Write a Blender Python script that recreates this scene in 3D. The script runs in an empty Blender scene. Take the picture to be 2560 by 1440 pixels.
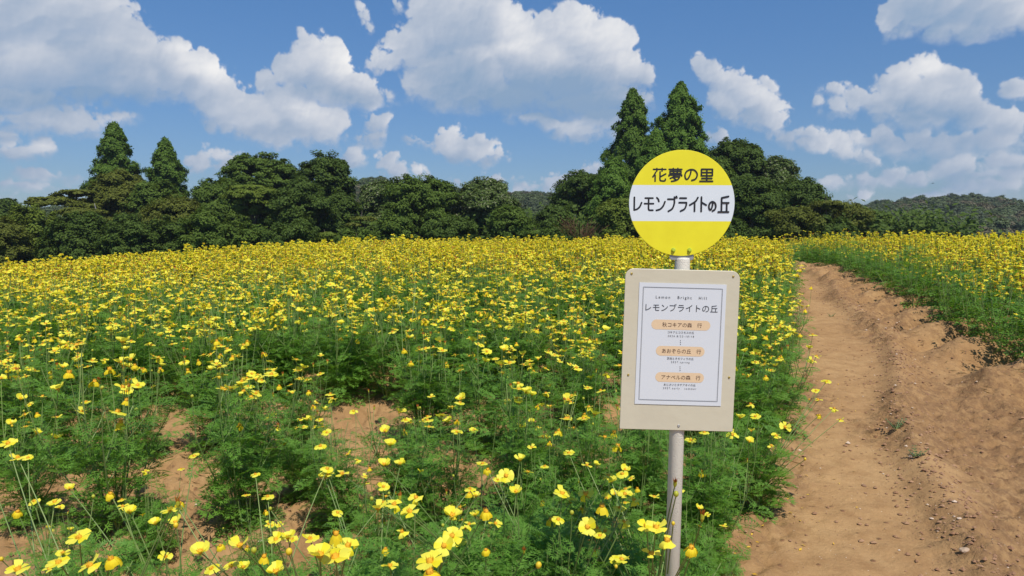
import bpy, math, random
import numpy as np
from mathutils import Vector, Matrix
random.seed(7); rng = np.random.default_rng(7)
R = math.radians
scene = bpy.context.scene
COL = scene.collection

# ------------------------------------------------------------------ camera
PITCH = R(4.0); FPX = 1750.0; CAMZ = 1.5
cam_d = bpy.data.cameras.new("camera"); cam = bpy.data.objects.new("camera", cam_d); COL.objects.link(cam)
cam.location = (0, 0, CAMZ); cam.rotation_euler = (R(90) - PITCH, 0, 0)
cam_d.sensor_width = 36; cam_d.lens = 36 * FPX / 2560; cam_d.clip_start = .05; cam_d.clip_end = 3000
scene.camera = cam
def at(px, py, Y):
    """the world point seen at a picture position and standing Y metres away"""
    xc = (px - 1280) / FPX; yc = (720 - py) / FPX
    d = Vector((xc, math.cos(PITCH) + yc * math.sin(PITCH), -math.sin(PITCH) + yc * math.cos(PITCH)))
    d *= Y / d.y
    return Vector((d.x, d.y, d.z + CAMZ))

# ------------------------------------------------------------------ light
SUN_EL = R(58); SUN_AZ = R(24)            # azimuth to the right of straight behind the camera
sun_d = bpy.data.lights.new("sun", 'SUN'); sun_d.energy = 4.4; sun_d.angle = R(.53); sun_d.color = (1, .95, .87)
sun = bpy.data.objects.new("sun", sun_d); COL.objects.link(sun)
to_sun = Vector((math.sin(SUN_AZ) * math.cos(SUN_EL), -math.cos(SUN_AZ) * math.cos(SUN_EL), math.sin(SUN_EL)))
sun.rotation_euler = to_sun.to_track_quat('Z', 'Y').to_euler()
scene.view_settings.view_transform = 'Standard'; scene.view_settings.look = 'None'
scene.view_settings.exposure = 0.0; scene.view_settings.gamma = 1
scene.cycles.max_bounces = 6; scene.cycles.diffuse_bounces = 3; scene.cycles.transparent_max_bounces = 6
scene.cycles.transmission_bounces = 3
# ------------------------------------------------------------------ clouds: a map of cloud cover and cloud brightness over azimuth / elevation
def vnoise(x, y, seed):
    xi = np.floor(x).astype(np.int64); yi = np.floor(y).astype(np.int64)
    fx = x - xi; fy = y - yi
    fx = fx * fx * fx * (fx * (fx * 6 - 15) + 10); fy = fy * fy * fy * (fy * (fy * 6 - 15) + 10)
    def h(a, b):
        n = (a * 374761393 + b * 668265263 + seed * 1442695041) & 0xffffffff
        n = ((n ^ (n >> 13)) * 1274126177) & 0xffffffff
        return ((n ^ (n >> 16)) & 0xffff) / 65535.0
    a = h(xi, yi); b = h(xi + 1, yi); c = h(xi, yi + 1); d = h(xi + 1, yi + 1)
    return (a * (1 - fx) + b * fx) * (1 - fy) + (c * (1 - fx) + d * fx) * fy

def fbm(x, y, scale, octv, seed, billow=False, gain=0.5):
    s = 0; amp = 1; tot = 0; f = 1.0 / scale
    for o in range(octv):
        ca = math.cos(.6 + 1.1 * o); sa = math.sin(.6 + 1.1 * o)
        n = vnoise((x * ca - y * sa) * f + 17.3 * o, (x * sa + y * ca) * f + 9.1 * o, seed + o) * 2 - 1
        if billow: n = 2.6 * np.abs(n) - 0.9
        s = s + n * amp; tot += amp; amp *= gain; f *= 2.03
    return s / tot

# cx, cy, rx, ry, angle (deg, clockwise on the picture), softness of the lower side
CLOUDS = [
 (120,60,260,110,0,30),(250,130,190,120,10,30),(110,170,200,95,0,40),(330,170,130,90,10,30),(20,120,90,60,0,30),
 (430,165,110,78,25,20),(505,200,105,68,38,18),(560,265,110,62,30,20),(640,300,130,60,18,20),(755,300,110,58,18,20),(700,255,45,40,0,12),(800,310,65,52,0,22),
 (290,205,70,36,0,20),(60,250,150,50,0,50),(120,300,170,40,0,30),
 (150,310,140,30,-6,26),(90,375,70,26,-12,16),(30,385,60,26,0,16),(130,440,80,16,0,20),(20,350,60,18,0,26),
 (770,120,42,46,0,12),(815,160,100,72,38,14),(750,160,80,55,-20,14),(880,220,88,50,28,20),(690,205,60,34,-25,16),(820,235,110,40,0,30),(925,245,50,22,0,26),
 (905,42,15,26,-15,8),(920,75,12,20,-30,8),(985,10,14,24,-25,14),
 (960,150,46,30,-20,12),(1040,110,95,58,-20,14),(1130,60,120,110,0,14),(1220,60,90,90,0,14),(1150,180,130,95,0,30),(1265,55,42,40,0,12),(1290,130,110,90,0,16),
 (1380,75,75,50,0,12),(1450,60,68,58,0,12),(1470,120,110,72,0,14),(1535,110,66,62,0,12),(1560,170,70,56,0,14),(1600,195,40,32,0,12),(1400,190,200,72,0,40),(1060,210,58,40,-10,20),(1250,240,190,44,0,50),(1480,255,150,50,0,60),
 (1370,305,120,24,10,30),(1440,325,110,32,10,26),(1500,300,80,50,0,40),
 (945,310,42,32,0,14),(935,345,38,22,0,26),(1052,355,36,18,20,12),(1125,345,48,42,0,12),(1180,375,78,32,8,14),(1240,382,38,22,0,16),
 (520,385,30,24,0,10),(560,395,50,24,0,12),(475,395,30,20,0,10),(610,400,50,20,0,12),(540,415,90,18,0,20),
 (885,395,38,26,0,14),(865,385,20,16,0,12),(965,405,30,20,0,10),(1000,430,40,22,0,12),(1060,440,26,20,0,10),(985,390,14,12,0,8),
 (1200,450,60,12,0,14),(1230,440,24,14,0,10),(1375,455,40,26,-20,12),(1340,470,40,14,0,12),(1440,440,40,14,-20,14),(1480,420,20,16,0,12),(1470,470,70,14,0,14),
 (1758,165,20,26,-20,10),(1790,195,48,32,25,12),(1850,225,62,44,30,14),(1900,270,78,46,35,18),(1820,270,60,36,20,26),(1790,335,34,26,30,12),(1930,300,50,30,20,20),
 (1920,205,16,10,30,12),
 (2240,40,62,50,-35,24),(2340,20,140,70,0,24),(2480,35,150,62,0,26),(2400,80,140,36,0,36),
 (2300,165,56,30,0,10),(2260,195,66,44,0,12),(2340,190,58,46,0,12),(2400,215,80,46,30,14),(2320,240,130,56,0,24),(2420,270,100,48,20,20),(2510,300,70,46,0,14),(2540,210,46,32,0,14),(2300,290,90,30,0,40),
 (2100,235,40,22,20,14),(2170,255,58,34,0,16),(2110,275,44,30,10,26),(2220,275,50,34,0,20),(2045,255,14,22,0,12),
 (2010,335,60,20,10,20),(1990,350,50,20,20,26),(2065,355,34,26,0,10),(2110,358,40,34,0,10),(2150,352,16,28,20,8),(2130,385,50,20,12,16),(2190,400,34,14,20,12),
 (2240,355,110,30,0,40),(2350,360,120,36,0,40),(2480,350,100,36,0,40),
 (2065,455,36,22,0,10),(2150,490,44,14,0,12),(2240,425,44,20,0,14),(2300,440,50,22,10,14),(2400,420,70,40,0,30),(2520,400,60,40,0,30),(2480,470,110,30,0,40),(2330,490,80,18,0,30),(2190,450,70,16,0,26),
 (200,500,260,12,0,30),(700,470,180,10,0,30),(1150,490,240,12,0,30),(2250,520,260,12,0,30),(2500,440,160,24,0,40),(40,470,120,12,0,30),
 (560,-120,200,60,0,30),(-250,120,200,90,0,30),(-420,330,160,50,0,30),(2850,120,150,80,0,30),(2950,380,180,60,0,30),(1900,-250,260,80,0,40),(-900,200,300,100,0,40),(3600,240,320,100,0,40),
]
# patches of the cloud that are lit (+) or lie in the cloud's own shade (-)
TINTS = [
 (150,60,200,90,-.16),(230,170,210,80,-.14),(90,250,200,45,-.35),(260,245,150,30,-.30),(50,130,60,50,.22),(120,120,60,40,.12),(470,150,60,45,.42),(530,180,50,35,.40),(430,120,30,20,.25),
 (560,240,120,50,.05),(590,300,80,30,.12),(760,290,60,40,.24),(820,320,40,34,.16),(700,330,120,22,-.20),(350,205,50,22,.12),(420,200,110,60,-.10),
 (800,120,60,50,.34),(870,170,60,50,.34),(760,160,50,30,.14),(820,232,110,24,-.30),(900,250,60,16,-.2),
 (970,140,60,30,.18),(1060,80,60,30,.16),(1140,100,90,90,-.14),(1170,180,110,60,-.24),(1265,50,36,40,.34),(1265,120,50,20,.36),(1340,100,90,60,.24),(1460,50,70,50,.36),(1540,100,60,60,.36),(1580,170,50,40,.2),
 (1430,190,120,36,-.26),(1460,235,180,44,-.46),(1250,235,150,40,-.34),(1500,280,130,26,-.40),(1380,270,170,22,-.36),(1430,320,60,20,.14),
 (1120,340,50,30,.28),(1170,400,90,14,-.2),(1190,350,40,14,-.22),(945,330,40,20,-.12),(1240,375,30,14,.1),
 (540,385,70,18,.24),(990,400,80,30,.1),(1060,430,30,16,.3),(1000,440,40,14,.2),
 (1800,190,50,26,.16),(1870,220,60,34,.22),(1830,290,100,30,-.22),(1935,280,50,30,.06),
 (2340,30,240,50,-.32),(2200,40,40,50,.14),(2420,85,140,24,-.12),(2320,165,60,24,.36),(2290,190,60,34,.30),(2350,240,120,26,-.06),(2310,285,140,26,-.36),(2260,260,60,20,-.12),(2500,290,50,34,.20),(2540,340,60,20,-.1),
 (2100,360,70,30,.38),(2150,350,16,26,.2),(2000,345,60,20,-.16),(2250,350,120,26,-.30),(2400,350,150,30,-.26),(2240,420,50,20,.08),(2065,450,36,18,.12),(2400,440,160,40,-.20),(2290,470,120,16,-.18),
 (110,370,60,20,.26),(150,310,100,18,.06),(120,395,110,14,-.16),(60,340,120,16,-.14),
]
def cloud_field(px, py, nx, ny):
    """px, py: where a direction falls on the picture plane; nx, ny: the same in even angular units for the noise."""
    wx = fbm(nx, ny, 90, 4, 11) ; wy = fbm(nx, ny, 90, 4, 37)
    gx = fbm(nx, ny, 22, 4, 211); gy = fbm(nx, ny, 22, 4, 237)
    X = px + 20 * wx + 12 * gx; Y = py + 18 * wy + 10 * gy
    d = np.full(px.shape, -200.0); soft = np.full(px.shape, 10.0); wsum = np.full(px.shape, 1e-6); ssum = np.zeros(px.shape); w2s = np.full(px.shape, 1e-6); lit = np.zeros(px.shape)
    acc = np.zeros(px.shape); k = 5.0
    for cx, cy, rx, ry, ang, sf in CLOUDS:
        a = np.radians(ang); dx = X - cx; dy = Y - cy
        u = (dx * np.cos(a) + dy * np.sin(a)) / rx; v = (-dx * np.sin(a) + dy * np.cos(a)) / ry
        rho = np.sqrt(u * u + v * v)
        di = (1 - rho) * min(rx, ry)
        w = np.exp(np.clip(di, -90, 70) / k)
        w2 = np.exp(np.clip(di, -60, 60) / 10.0) * np.sqrt(min(rx, ry)); w2s += w2; lit += w2 * np.clip(-v * .9 + u * .30, -1.1, 1.1)
        acc += w; low = np.clip(v * 1.2 + .2, 0, 1)
        ssum += w * (6 + low * sf); wsum += w
    d = k * np.log(acc + 1e-9); soft = ssum / wsum
    bil = fbm(nx, ny, 46, 5, 5, True, .55); fine = fbm(nx, ny, 16, 4, 77)
    D = d + 17 * bil + 6 * fine - 1
    alpha = np.clip((D + soft * .45) / (soft * 1.15 + 5), 0, 1); alpha = alpha * alpha * (3 - 2 * alpha)
    alpha = alpha * np.clip((d + 11) / 9, 0, 1)
    wisp = np.clip(fbm(nx, ny * 1.6, 120, 5, 300) * .5 + .5, 0, 1)
    alpha *= np.clip(1.02 - .3 * np.clip(soft / 40, 0, 1) * (1 - wisp), 0, 1)
    H = np.sqrt(np.clip(D + 8, 0, 120)) * 8 + 16 * bil + 3 * fine
    return alpha, H, D, lit / w2s

def blur(a, n):
    for ax in (0, 1):
        for _ in range(2):
            p = np.pad(a, [(n + 1, n) if i == ax else (0, 0) for i in (0, 1)], mode='edge')
            c = np.cumsum(p, axis=ax)
            a = (np.take(c, range(2 * n + 1, c.shape[ax]), ax) - np.take(c, range(0, c.shape[ax] - 2 * n - 1), ax)) / (2 * n + 1)
    return a

def cloud_map(px, py, nx, ny, step):
    alpha, H, D, lit = cloud_field(px, py, nx, ny)
    L = np.zeros(px.shape)
    for n, w in ((1, .020), (4, .030), (11, .045)):
        n = max(1, int(round(n * 1.9 / step)))
        h = blur(H, n)
        gy_, gx_ = np.gradient(h, step)
        L += w * 4 * (-gx_ * .55 + gy_ * .80)
    t = np.zeros(px.shape)
    wx = fbm(nx, ny, 60, 4, 411) * 26; wy = fbm(nx, ny, 60, 4, 437) * 18
    for cx, cy, rx, ry, v in TINTS:
        t += v * np.exp(-(((px + wx - cx) / rx) ** 2 + ((py + wy - cy) / ry) ** 2) * 1.1)
    thin = np.clip(D / 40, 0, 1)
    B = .54 + .22 * np.tanh(L * 1.0) + .24 * lit + .62 * t + .03 * fbm(nx, ny, 70, 4, 500)
    return alpha, np.clip(B, .22, 1.0)
# ------------------------------------------------------------------ sky
world = bpy.data.worlds.new("World"); scene.world = world; world.use_nodes = True
wt = world.node_tree; wt.nodes.clear()
def WN(t, **k):
    n = wt.nodes.new(t)
    for a, b in k.items(): setattr(n, a, b)
    return n
def WM(op, a, b=None, c=None):
    n = WN('ShaderNodeMath', operation=op)
    for i, v in enumerate((a, b, c)):
        if v is None: continue
        if isinstance(v, (int, float)): n.inputs[i].default_value = v
        else: wt.links.new(v, n.inputs[i])
    return n.outputs[0]
SKYK = 0.105
AZR, EL0, EL1, PPD = 75.0, -2.0, 42.0, 20.0
def build_sky():
    w = int(2 * AZR * PPD); h = int((EL1 - EL0) * PPD)
    el, az = np.mgrid[0:h, 0:w].astype(float)
    az = np.radians((az + .5) / PPD - AZR); el = np.radians((el + .5) / PPD + EL0)
    X = np.sin(az) * np.cos(el); Y = np.cos(az) * np.cos(el); Z = np.sin(el)
    yc = Y * math.cos(PITCH) - Z * math.sin(PITCH); zc = Y * math.sin(PITCH) + Z * math.cos(PITCH)
    yc = np.maximum(yc, .12)
    px = 1280 + FPX * X / yc; py = 720 - FPX * zc / yc
    a, b = cloud_map(px, py, az * FPX, -el * FPX, 57.3 / 57.3 * FPX * math.radians(1 / PPD))
    edge = np.clip((AZR - np.abs(np.degrees(az))) / 10, 0, 1) * np.clip((EL1 - np.degrees(el)) / 6, 0, 1)
    a = a * edge
    img = bpy.data.images.new("cloud_cover", w, h, float_buffer=True, is_data=True)
    buf = np.zeros((h, w, 4), np.float32); buf[..., 0] = a; buf[..., 1] = b; buf[..., 3] = 1
    img.pixels.foreach_set(buf.ravel())
    tc = WN('ShaderNodeTexCoord'); sx = WN('ShaderNodeSeparateXYZ'); wt.links.new(tc.outputs['Generated'], sx.inputs[0])
    x, y, z = sx.outputs
    az_ = WM('ARCTAN2', x, y); el_ = WM('ARCSINE', z)
    u = WM('MULTIPLY_ADD', az_, 180 / math.pi / (2 * AZR), .5)
    v = WM('MULTIPLY_ADD', el_, 180 / math.pi / (EL1 - EL0), -EL0 / (EL1 - EL0))
    cb = WN('ShaderNodeCombineXYZ'); wt.links.new(u, cb.inputs[0]); wt.links.new(v, cb.inputs[1])
    tx = WN('ShaderNodeTexImage', interpolation='Linear', extension='CLIP'); tx.image = img
    wt.links.new(cb.outputs[0], tx.inputs[0])
    sc = WN('ShaderNodeSeparateColor'); wt.links.new(tx.outputs['Color'], sc.inputs[0])
    sky = WN('ShaderNodeTexSky', sky_type='NISHITA', sun_disc=False, sun_elevation=SUN_EL, sun_rotation=math.pi - SUN_AZ,
             altitude=0, air_density=1.0, dust_density=.35, ozone_density=2.2)
    bg = WN('ShaderNodeBackground'); bg.inputs['Strength'].default_value = SKYK
    t_ = WN('ShaderNodeMapRange'); wt.links.new(el_, t_.inputs[0]); t_.inputs[1].default_value = 0.0; t_.inputs[2].default_value = math.radians(20)
    gr = WN('ShaderNodeMix', data_type='RGBA'); wt.links.new(t_.outputs[0], gr.inputs[0]); gr.inputs[6].default_value = (.50, .57, .72, 1); gr.inputs[7].default_value = (.56, .86, 1.13, 1)
    mu = WN('ShaderNodeMix', data_type='RGBA', blend_type='MULTIPLY'); mu.inputs[0].default_value = 1; wt.links.new(sky.outputs[0], mu.inputs[6]); wt.links.new(gr.outputs[2], mu.inputs[7])
    wt.links.new(mu.outputs[2], bg.inputs['Color'])
    ramp = WN('ShaderNodeValToRGB')
    cr = ramp.color_ramp
    while len(cr.elements) < 4: cr.elements.new(.5)
    for e, (p, c) in zip(cr.elements, ((.22, (.26, .38, .55)), (.45, (.40, .48, .61)), (.68, (.60, .64, .72)), (1.0, (.93, .92, .91)))):
        e.position = p; e.color = (*c, 1)
    wt.links.new(sc.outputs[1], ramp.inputs[0])
    bc = WN('ShaderNodeBackground'); bc.inputs['Strength'].default_value = 1.0
    wt.links.new(ramp.outputs[0], bc.inputs['Color'])
    mx = WN('ShaderNodeMixShader'); wt.links.new(sc.outputs[0], mx.inputs[0]); wt.links.new(bg.outputs[0], mx.inputs[1]); wt.links.new(bc.outputs[0], mx.inputs[2])
    out = WN('ShaderNodeOutputWorld'); wt.links.new(mx.outputs[0], out.inputs['Surface'])
    world.cycles.sampling_method = 'MANUAL'; world.cycles.sample_map_resolution = 1024
build_sky()
# ------------------------------------------------------------------ helpers
def tag(o, label=None, cat=None, group=None, kind=None):
    for k, v in (('label', label), ('category', cat), ('group', group), ('kind', kind)):
        if v: o[k] = v
    return o
def empty(name, loc, rz=0, scale=1.0):
    o = bpy.data.objects.new(name, None); COL.objects.link(o); o.location = loc; o.rotation_euler = (0, 0, rz); o.scale = (scale,) * 3
    o.empty_display_size = .1
    return o
def link(name, me, parent=None, col=None):
    o = bpy.data.objects.new(name, me); (col or COL).objects.link(o)
    if parent: o.parent = parent
    return o
def mesh_from(name, V, F, mats, mi=None, smooth=False):
    """V (n,3), F list of arrays (m,k) of equal k"""
    me = bpy.data.meshes.new(name)
    V = np.asarray(V, np.float32)
    Fs = [np.asarray(f, np.int32) for f in (F if isinstance(F, list) else [F]) if len(f)]
    me.vertices.add(len(V)); me.vertices.foreach_set('co', V.ravel())
    tot = sum(f.size for f in Fs); npoly = sum(len(f) for f in Fs)
    me.loops.add(tot); me.loops.foreach_set('vertex_index', np.concatenate([f.ravel() for f in Fs]))
    ls = np.concatenate([np.full(len(f), f.shape[1], np.int32) for f in Fs]); st = np.concatenate([[0], np.cumsum(ls)[:-1]]).astype(np.int32)
    me.polygons.add(npoly); me.polygons.foreach_set('loop_start', st)
    for m in mats: me.materials.append(m)
    if mi is not None: me.polygons.foreach_set('material_index', np.asarray(mi, np.int32))
    me.polygons.foreach_set('use_smooth', np.full(npoly, smooth))
    me.update(calc_edges=True); me.validate()
    return me
class MB:
    def __init__(s): s.V = []; s.Q = []; s.T = []; s.qm = []; s.tm = []; s.n = 0
    def add(s, V, F, m=0):
        V = np.asarray(V, float).reshape(-1, 3); F = np.asarray(F, int)
        if not len(F): return
        if F.shape[1] == 4: s.Q.append(F + s.n); s.qm += [m] * len(F)
        else: s.T.append(F + s.n); s.tm += [m] * len(F)
        s.V.append(V); s.n += len(V)
    def merge(s, o, M=None, mo=0):
        V = np.concatenate(o.V)
        if M is not None: V = V @ np.array(M)[:3, :3].T + np.array(M)[:3, 3]
        if o.Q: s.Q.append(np.concatenate(o.Q) + s.n); s.qm += [m + mo for m in o.qm]
        if o.T: s.T.append(np.concatenate(o.T) + s.n); s.tm += [m + mo for m in o.tm]
        s.V.append(V); s.n += len(V)
    def mesh(s, name, mats, smooth=False):
        F = []; mi = []
        if s.Q: F.append(np.concatenate(s.Q)); mi += s.qm
        if s.T: F.append(np.concatenate(s.T)); mi += s.tm
        return mesh_from(name, np.concatenate(s.V), F, mats, mi, smooth)
    def tube(s, pts, rad, seg=5, m=0, cap=True):
        pts = np.asarray(pts, float); n = len(pts); rad = np.broadcast_to(rad, n)
        t = np.gradient(pts, axis=0); t /= np.linalg.norm(t, axis=1)[:, None] + 1e-12
        a = np.array([0, 0, 1.]) if abs(t[0][2]) < .9 else np.array([1., 0, 0])
        V = []
        for i in range(n):
            u = np.cross(t[i], a); u /= np.linalg.norm(u) + 1e-12; v = np.cross(t[i], u); a = -np.cross(t[i], v) * 0 + a
            for k in range(seg):
                th = 2 * math.pi * k / seg; V.append(pts[i] + rad[i] * (math.cos(th) * u + math.sin(th) * v))
        F = [[i * seg + k, i * seg + (k + 1) % seg, (i + 1) * seg + (k + 1) % seg, (i + 1) * seg + k] for i in range(n - 1) for k in range(seg)]
        s.add(V, F, m)
        if cap:
            V2 = [V[(n - 1) * seg + k] for k in range(seg)] + [pts[-1]]
            s.add(V2, [[k, (k + 1) % seg, seg] for k in range(seg)], m)
    def lathe(s, prof, seg=24, m=0, axis='z', org=(0, 0, 0)):
        prof = np.asarray(prof, float); n = len(prof); V = []
        for r, z in prof:
            for k in range(seg):
                th = 2 * math.pi * k / seg; p = (r * math.cos(th), r * math.sin(th), z)
                if axis == 'y': p = (p[0], -p[2], p[1])
                V.append(np.array(p) + org)
        F = [[i * seg + k, i * seg + (k + 1) % seg, (i + 1) * seg + (k + 1) % seg, (i + 1) * seg + k] for i in range(n - 1) for k in range(seg)]
        s.add(V, F, m)

# ------------------------------------------------------------------ materials
def newmat(name):
    m = bpy.data.materials.new(name); m.use_nodes = True; nt = m.node_tree; nt.nodes.clear()
    out = nt.nodes.new('ShaderNodeOutputMaterial')
    def N(t, **k):
        n = nt.nodes.new(t)
        for a, b in k.items(): setattr(n, a, b)
        return n
    return m, nt, N, out
def mixc(nt, N, fac, a, b, blend='MIX'):
    n = N('ShaderNodeMix', data_type='RGBA', blend_type=blend)
    for i, v in ((0, fac), (6, a), (7, b)):
        if isinstance(v, (int, float)): n.inputs[i].default_value = v
        elif isinstance(v, tuple): n.inputs[i].default_value = (*v, 1)
        else: nt.links.new(v, n.inputs[i])
    return n.outputs[2]
def maprange(nt, N, v, a, b, c=0, d=1):
    n = N('ShaderNodeMapRange'); nt.links.new(v, n.inputs[0])
    for i, x in enumerate((a, b, c, d)): n.inputs[i + 1].default_value = x
    return n.outputs[0]
def leafmat(name, c1, c2, transl=.3, rough=.5, c3=None, objrand=False, spec=.4):
    m, nt, N, out = newmat(name)
    g = N('ShaderNodeNewGeometry')
    col = mixc(nt, N, g.outputs['Random Per Island'], c1, c2)
    if c3:
        oi = N('ShaderNodeObjectInfo') if objrand else g
        f = maprange(nt, N, oi.outputs['Random'] if objrand else g.outputs['Random Per Island'], .80 if not objrand else .3, 1.0)
        col = mixc(nt, N, f, col, c3)
    p = N('ShaderNodeBsdfPrincipled'); nt.links.new(col, p.inputs['Base Color']); p.inputs['Roughness'].default_value = rough
    p.inputs['Specular IOR Level'].default_value = spec
    tr = N('ShaderNodeBsdfTranslucent')
    nt.links.new(mixc(nt, N, .75, col, (min(1, c2[0] * 1.6), min(1, c2[1] * 1.5), c2[2] * .6)), tr.inputs['Color'])
    mx = N('ShaderNodeMixShader'); mx.inputs[0].default_value = transl
    nt.links.new(p.outputs[0], mx.inputs[1]); nt.links.new(tr.outputs[0], mx.inputs[2]); nt.links.new(mx.outputs[0], out.inputs['Surface'])
    return m
def paint(name, col, rough=.5, bump=0, bscale=60, dirt=0, dirtcol=(.2, .15, .1), metallic=0, bdist=.0006, vor=False):
    m, nt, N, out = newmat(name)
    tc = N('ShaderNodeTexCoord'); p = N('ShaderNodeBsdfPrincipled'); p.inputs['Roughness'].default_value = rough; p.inputs['Metallic'].default_value = metallic
    c = col
    n = N('ShaderNodeTexNoise'); n.inputs['Scale'].default_value = bscale; n.inputs['Detail'].default_value = 5; nt.links.new(tc.outputs['Object'], n.inputs['Vector'])
    if dirt:
        n2 = N('ShaderNodeTexNoise'); n2.inputs['Scale'].default_value = 9; n2.inputs['Detail'].default_value = 6; nt.links.new(tc.outputs['Object'], n2.inputs['Vector'])
        c = mixc(nt, N, maprange(nt, N, n2.outputs[0], .5, .78, 0, dirt), col, dirtcol)
        nt.links.new(c, p.inputs['Base Color'])
    else: p.inputs['Base Color'].default_value = (*col, 1)
    if bump:
        h = n.outputs[0]
        if vor:
            v = N('ShaderNodeTexVoronoi'); v.inputs['Scale'].default_value = bscale; nt.links.new(tc.outputs['Object'], v.inputs['Vector'])
            h = maprange(nt, N, v.outputs['Distance'], .05, .4)
        b = N('ShaderNodeBump'); b.inputs['Strength'].default_value = bump; b.inputs['Distance'].default_value = bdist
        nt.links.new(h, b.inputs['Height']); nt.links.new(b.outputs[0], p.inputs['Normal'])
    nt.links.new(p.outputs[0], out.inputs['Surface'])
    return m
# ------------------------------------------------------------------ terrain
def terr0(x, y):
    x = np.asarray(x, float); y = np.asarray(y, float)
    yy = np.minimum(y, 24.0)
    z = .064 * yy - .0030 * np.maximum(0, yy - 6) ** 2
    z = z - .044 * np.clip(y - 24, 0, 18)
    xl = np.minimum(x, 0.0)
    z = z - .0057 * xl ** 2 / (1 + (xl / 25) ** 2)
    z = z + .003 * np.clip(x - 3, 0, 12)
    return z
PL = np.array([(-2, -.9), (1.0, .10), (2.3, .62), (2.71, .83), (3.04, 1.07), (3.37, 1.30), (3.89, 1.54), (5.06, 2.07), (6.3, 2.56), (7.64, 3.1), (9.82, 3.97), (13.6, 5.49), (17, 6.75), (19.6, 7.35), (21.5, 7.45), (24, 7.5), (30, 8)])
PR = np.array([(-2, 3.2), (1, 3.6), (4, 4.1), (5.7, 4.25), (6.36, 4.42), (7.0, 4.62), (7.73, 4.82), (8.54, 5.15), (9.78, 5.45), (11.4, 6.0), (13.56, 6.6), (16.2, 7.4), (19, 7.8), (21.5, 8.2), (24, 8.5), (30, 9)])
RUT = np.array([(-2, .9), (1, 1.3), (2.87, 1.95), (3.95, 2.42), (5.54, 3.12), (7.86, 4.08), (12.3, 5.6), (15.5, 6.7), (20, 7.7), (30, 8.5)])
def xl_(y): return np.interp(y, PL[:, 0], PL[:, 1])
def xr_(y): return np.interp(y, PR[:, 0], PR[:, 1])
def xm_(y): return np.interp(y, RUT[:, 0], RUT[:, 1])
def sstep(a, b, v):
    t = np.clip((v - a) / (b - a), 0, 1); return t * t * (3 - 2 * t)
def roughness(x, y):
    L = xl_(y); M = xm_(y)
    rough = .16 + .95 * sstep(-.30, .05, x - M - .18 * np.sin(y * 2.3) + .25 * fbm(x, y, .7, 2, 990)) + 1.0 * sstep(.30, -.05, x - L + .2 * fbm(x, y, .5, 2, 995))
    patch = sstep(.05, -.15, fbm(x, y, .9, 3, 981)) * sstep(0, .5, x - M)      # smoother trodden islands on the rough side
    return np.clip(rough - .6 * patch, .12, 1.15)
def terr(x, y, micro=True):
    x = np.asarray(x, float); y = np.asarray(y, float)
    z = terr0(x, y)
    L = xl_(y); Rr = xr_(y); M = xm_(y)
    inl = sstep(.10, -.25, x - L); inr = sstep(-.75, -.25, x - Rr)
    fade = sstep(26, 18, y)
    z = z + fade * inl * (.035 + .035 * np.cos(2 * np.pi * (y - 2.9) / 1.0 + .5 * np.sin(x * 1.3)))
    z = z + fade * inr * (.03 + .13 * np.clip(np.cos(2 * np.pi * (y - 7.6 - .22 * (x - 5)) / .92 + .35 * np.sin(y * 1.7)), -.8, 1))
    z = z + fade * .075 * np.exp(-((x - M - .10 * np.sin(y * 1.1)) / .13) ** 2) + fade * .05 * np.exp(-((x - M - .75 - .12 * np.sin(y * 1.7 + 1)) / .12) ** 2) * sstep(7.5, 5.5, y)          # the crumbly berm along the wheel track
    z = z - fade * .05 * sstep(0, .4, x - M) * sstep(.1, -.5, x - Rr)
    if micro:
        rough = roughness(x, y) * sstep(26, 14, y)
        n1 = fbm(x, y, .34, 4, 901); n2 = fbm(x, y, .11, 4, 921, True); n3 = fbm(x, y, 1.1, 3, 941)
        z = z + rough * (.018 * n1 + .026 * n2 + .018 * fbm(x, y, .045, 2, 961)) + .02 * n3 * fade
    return z

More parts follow.
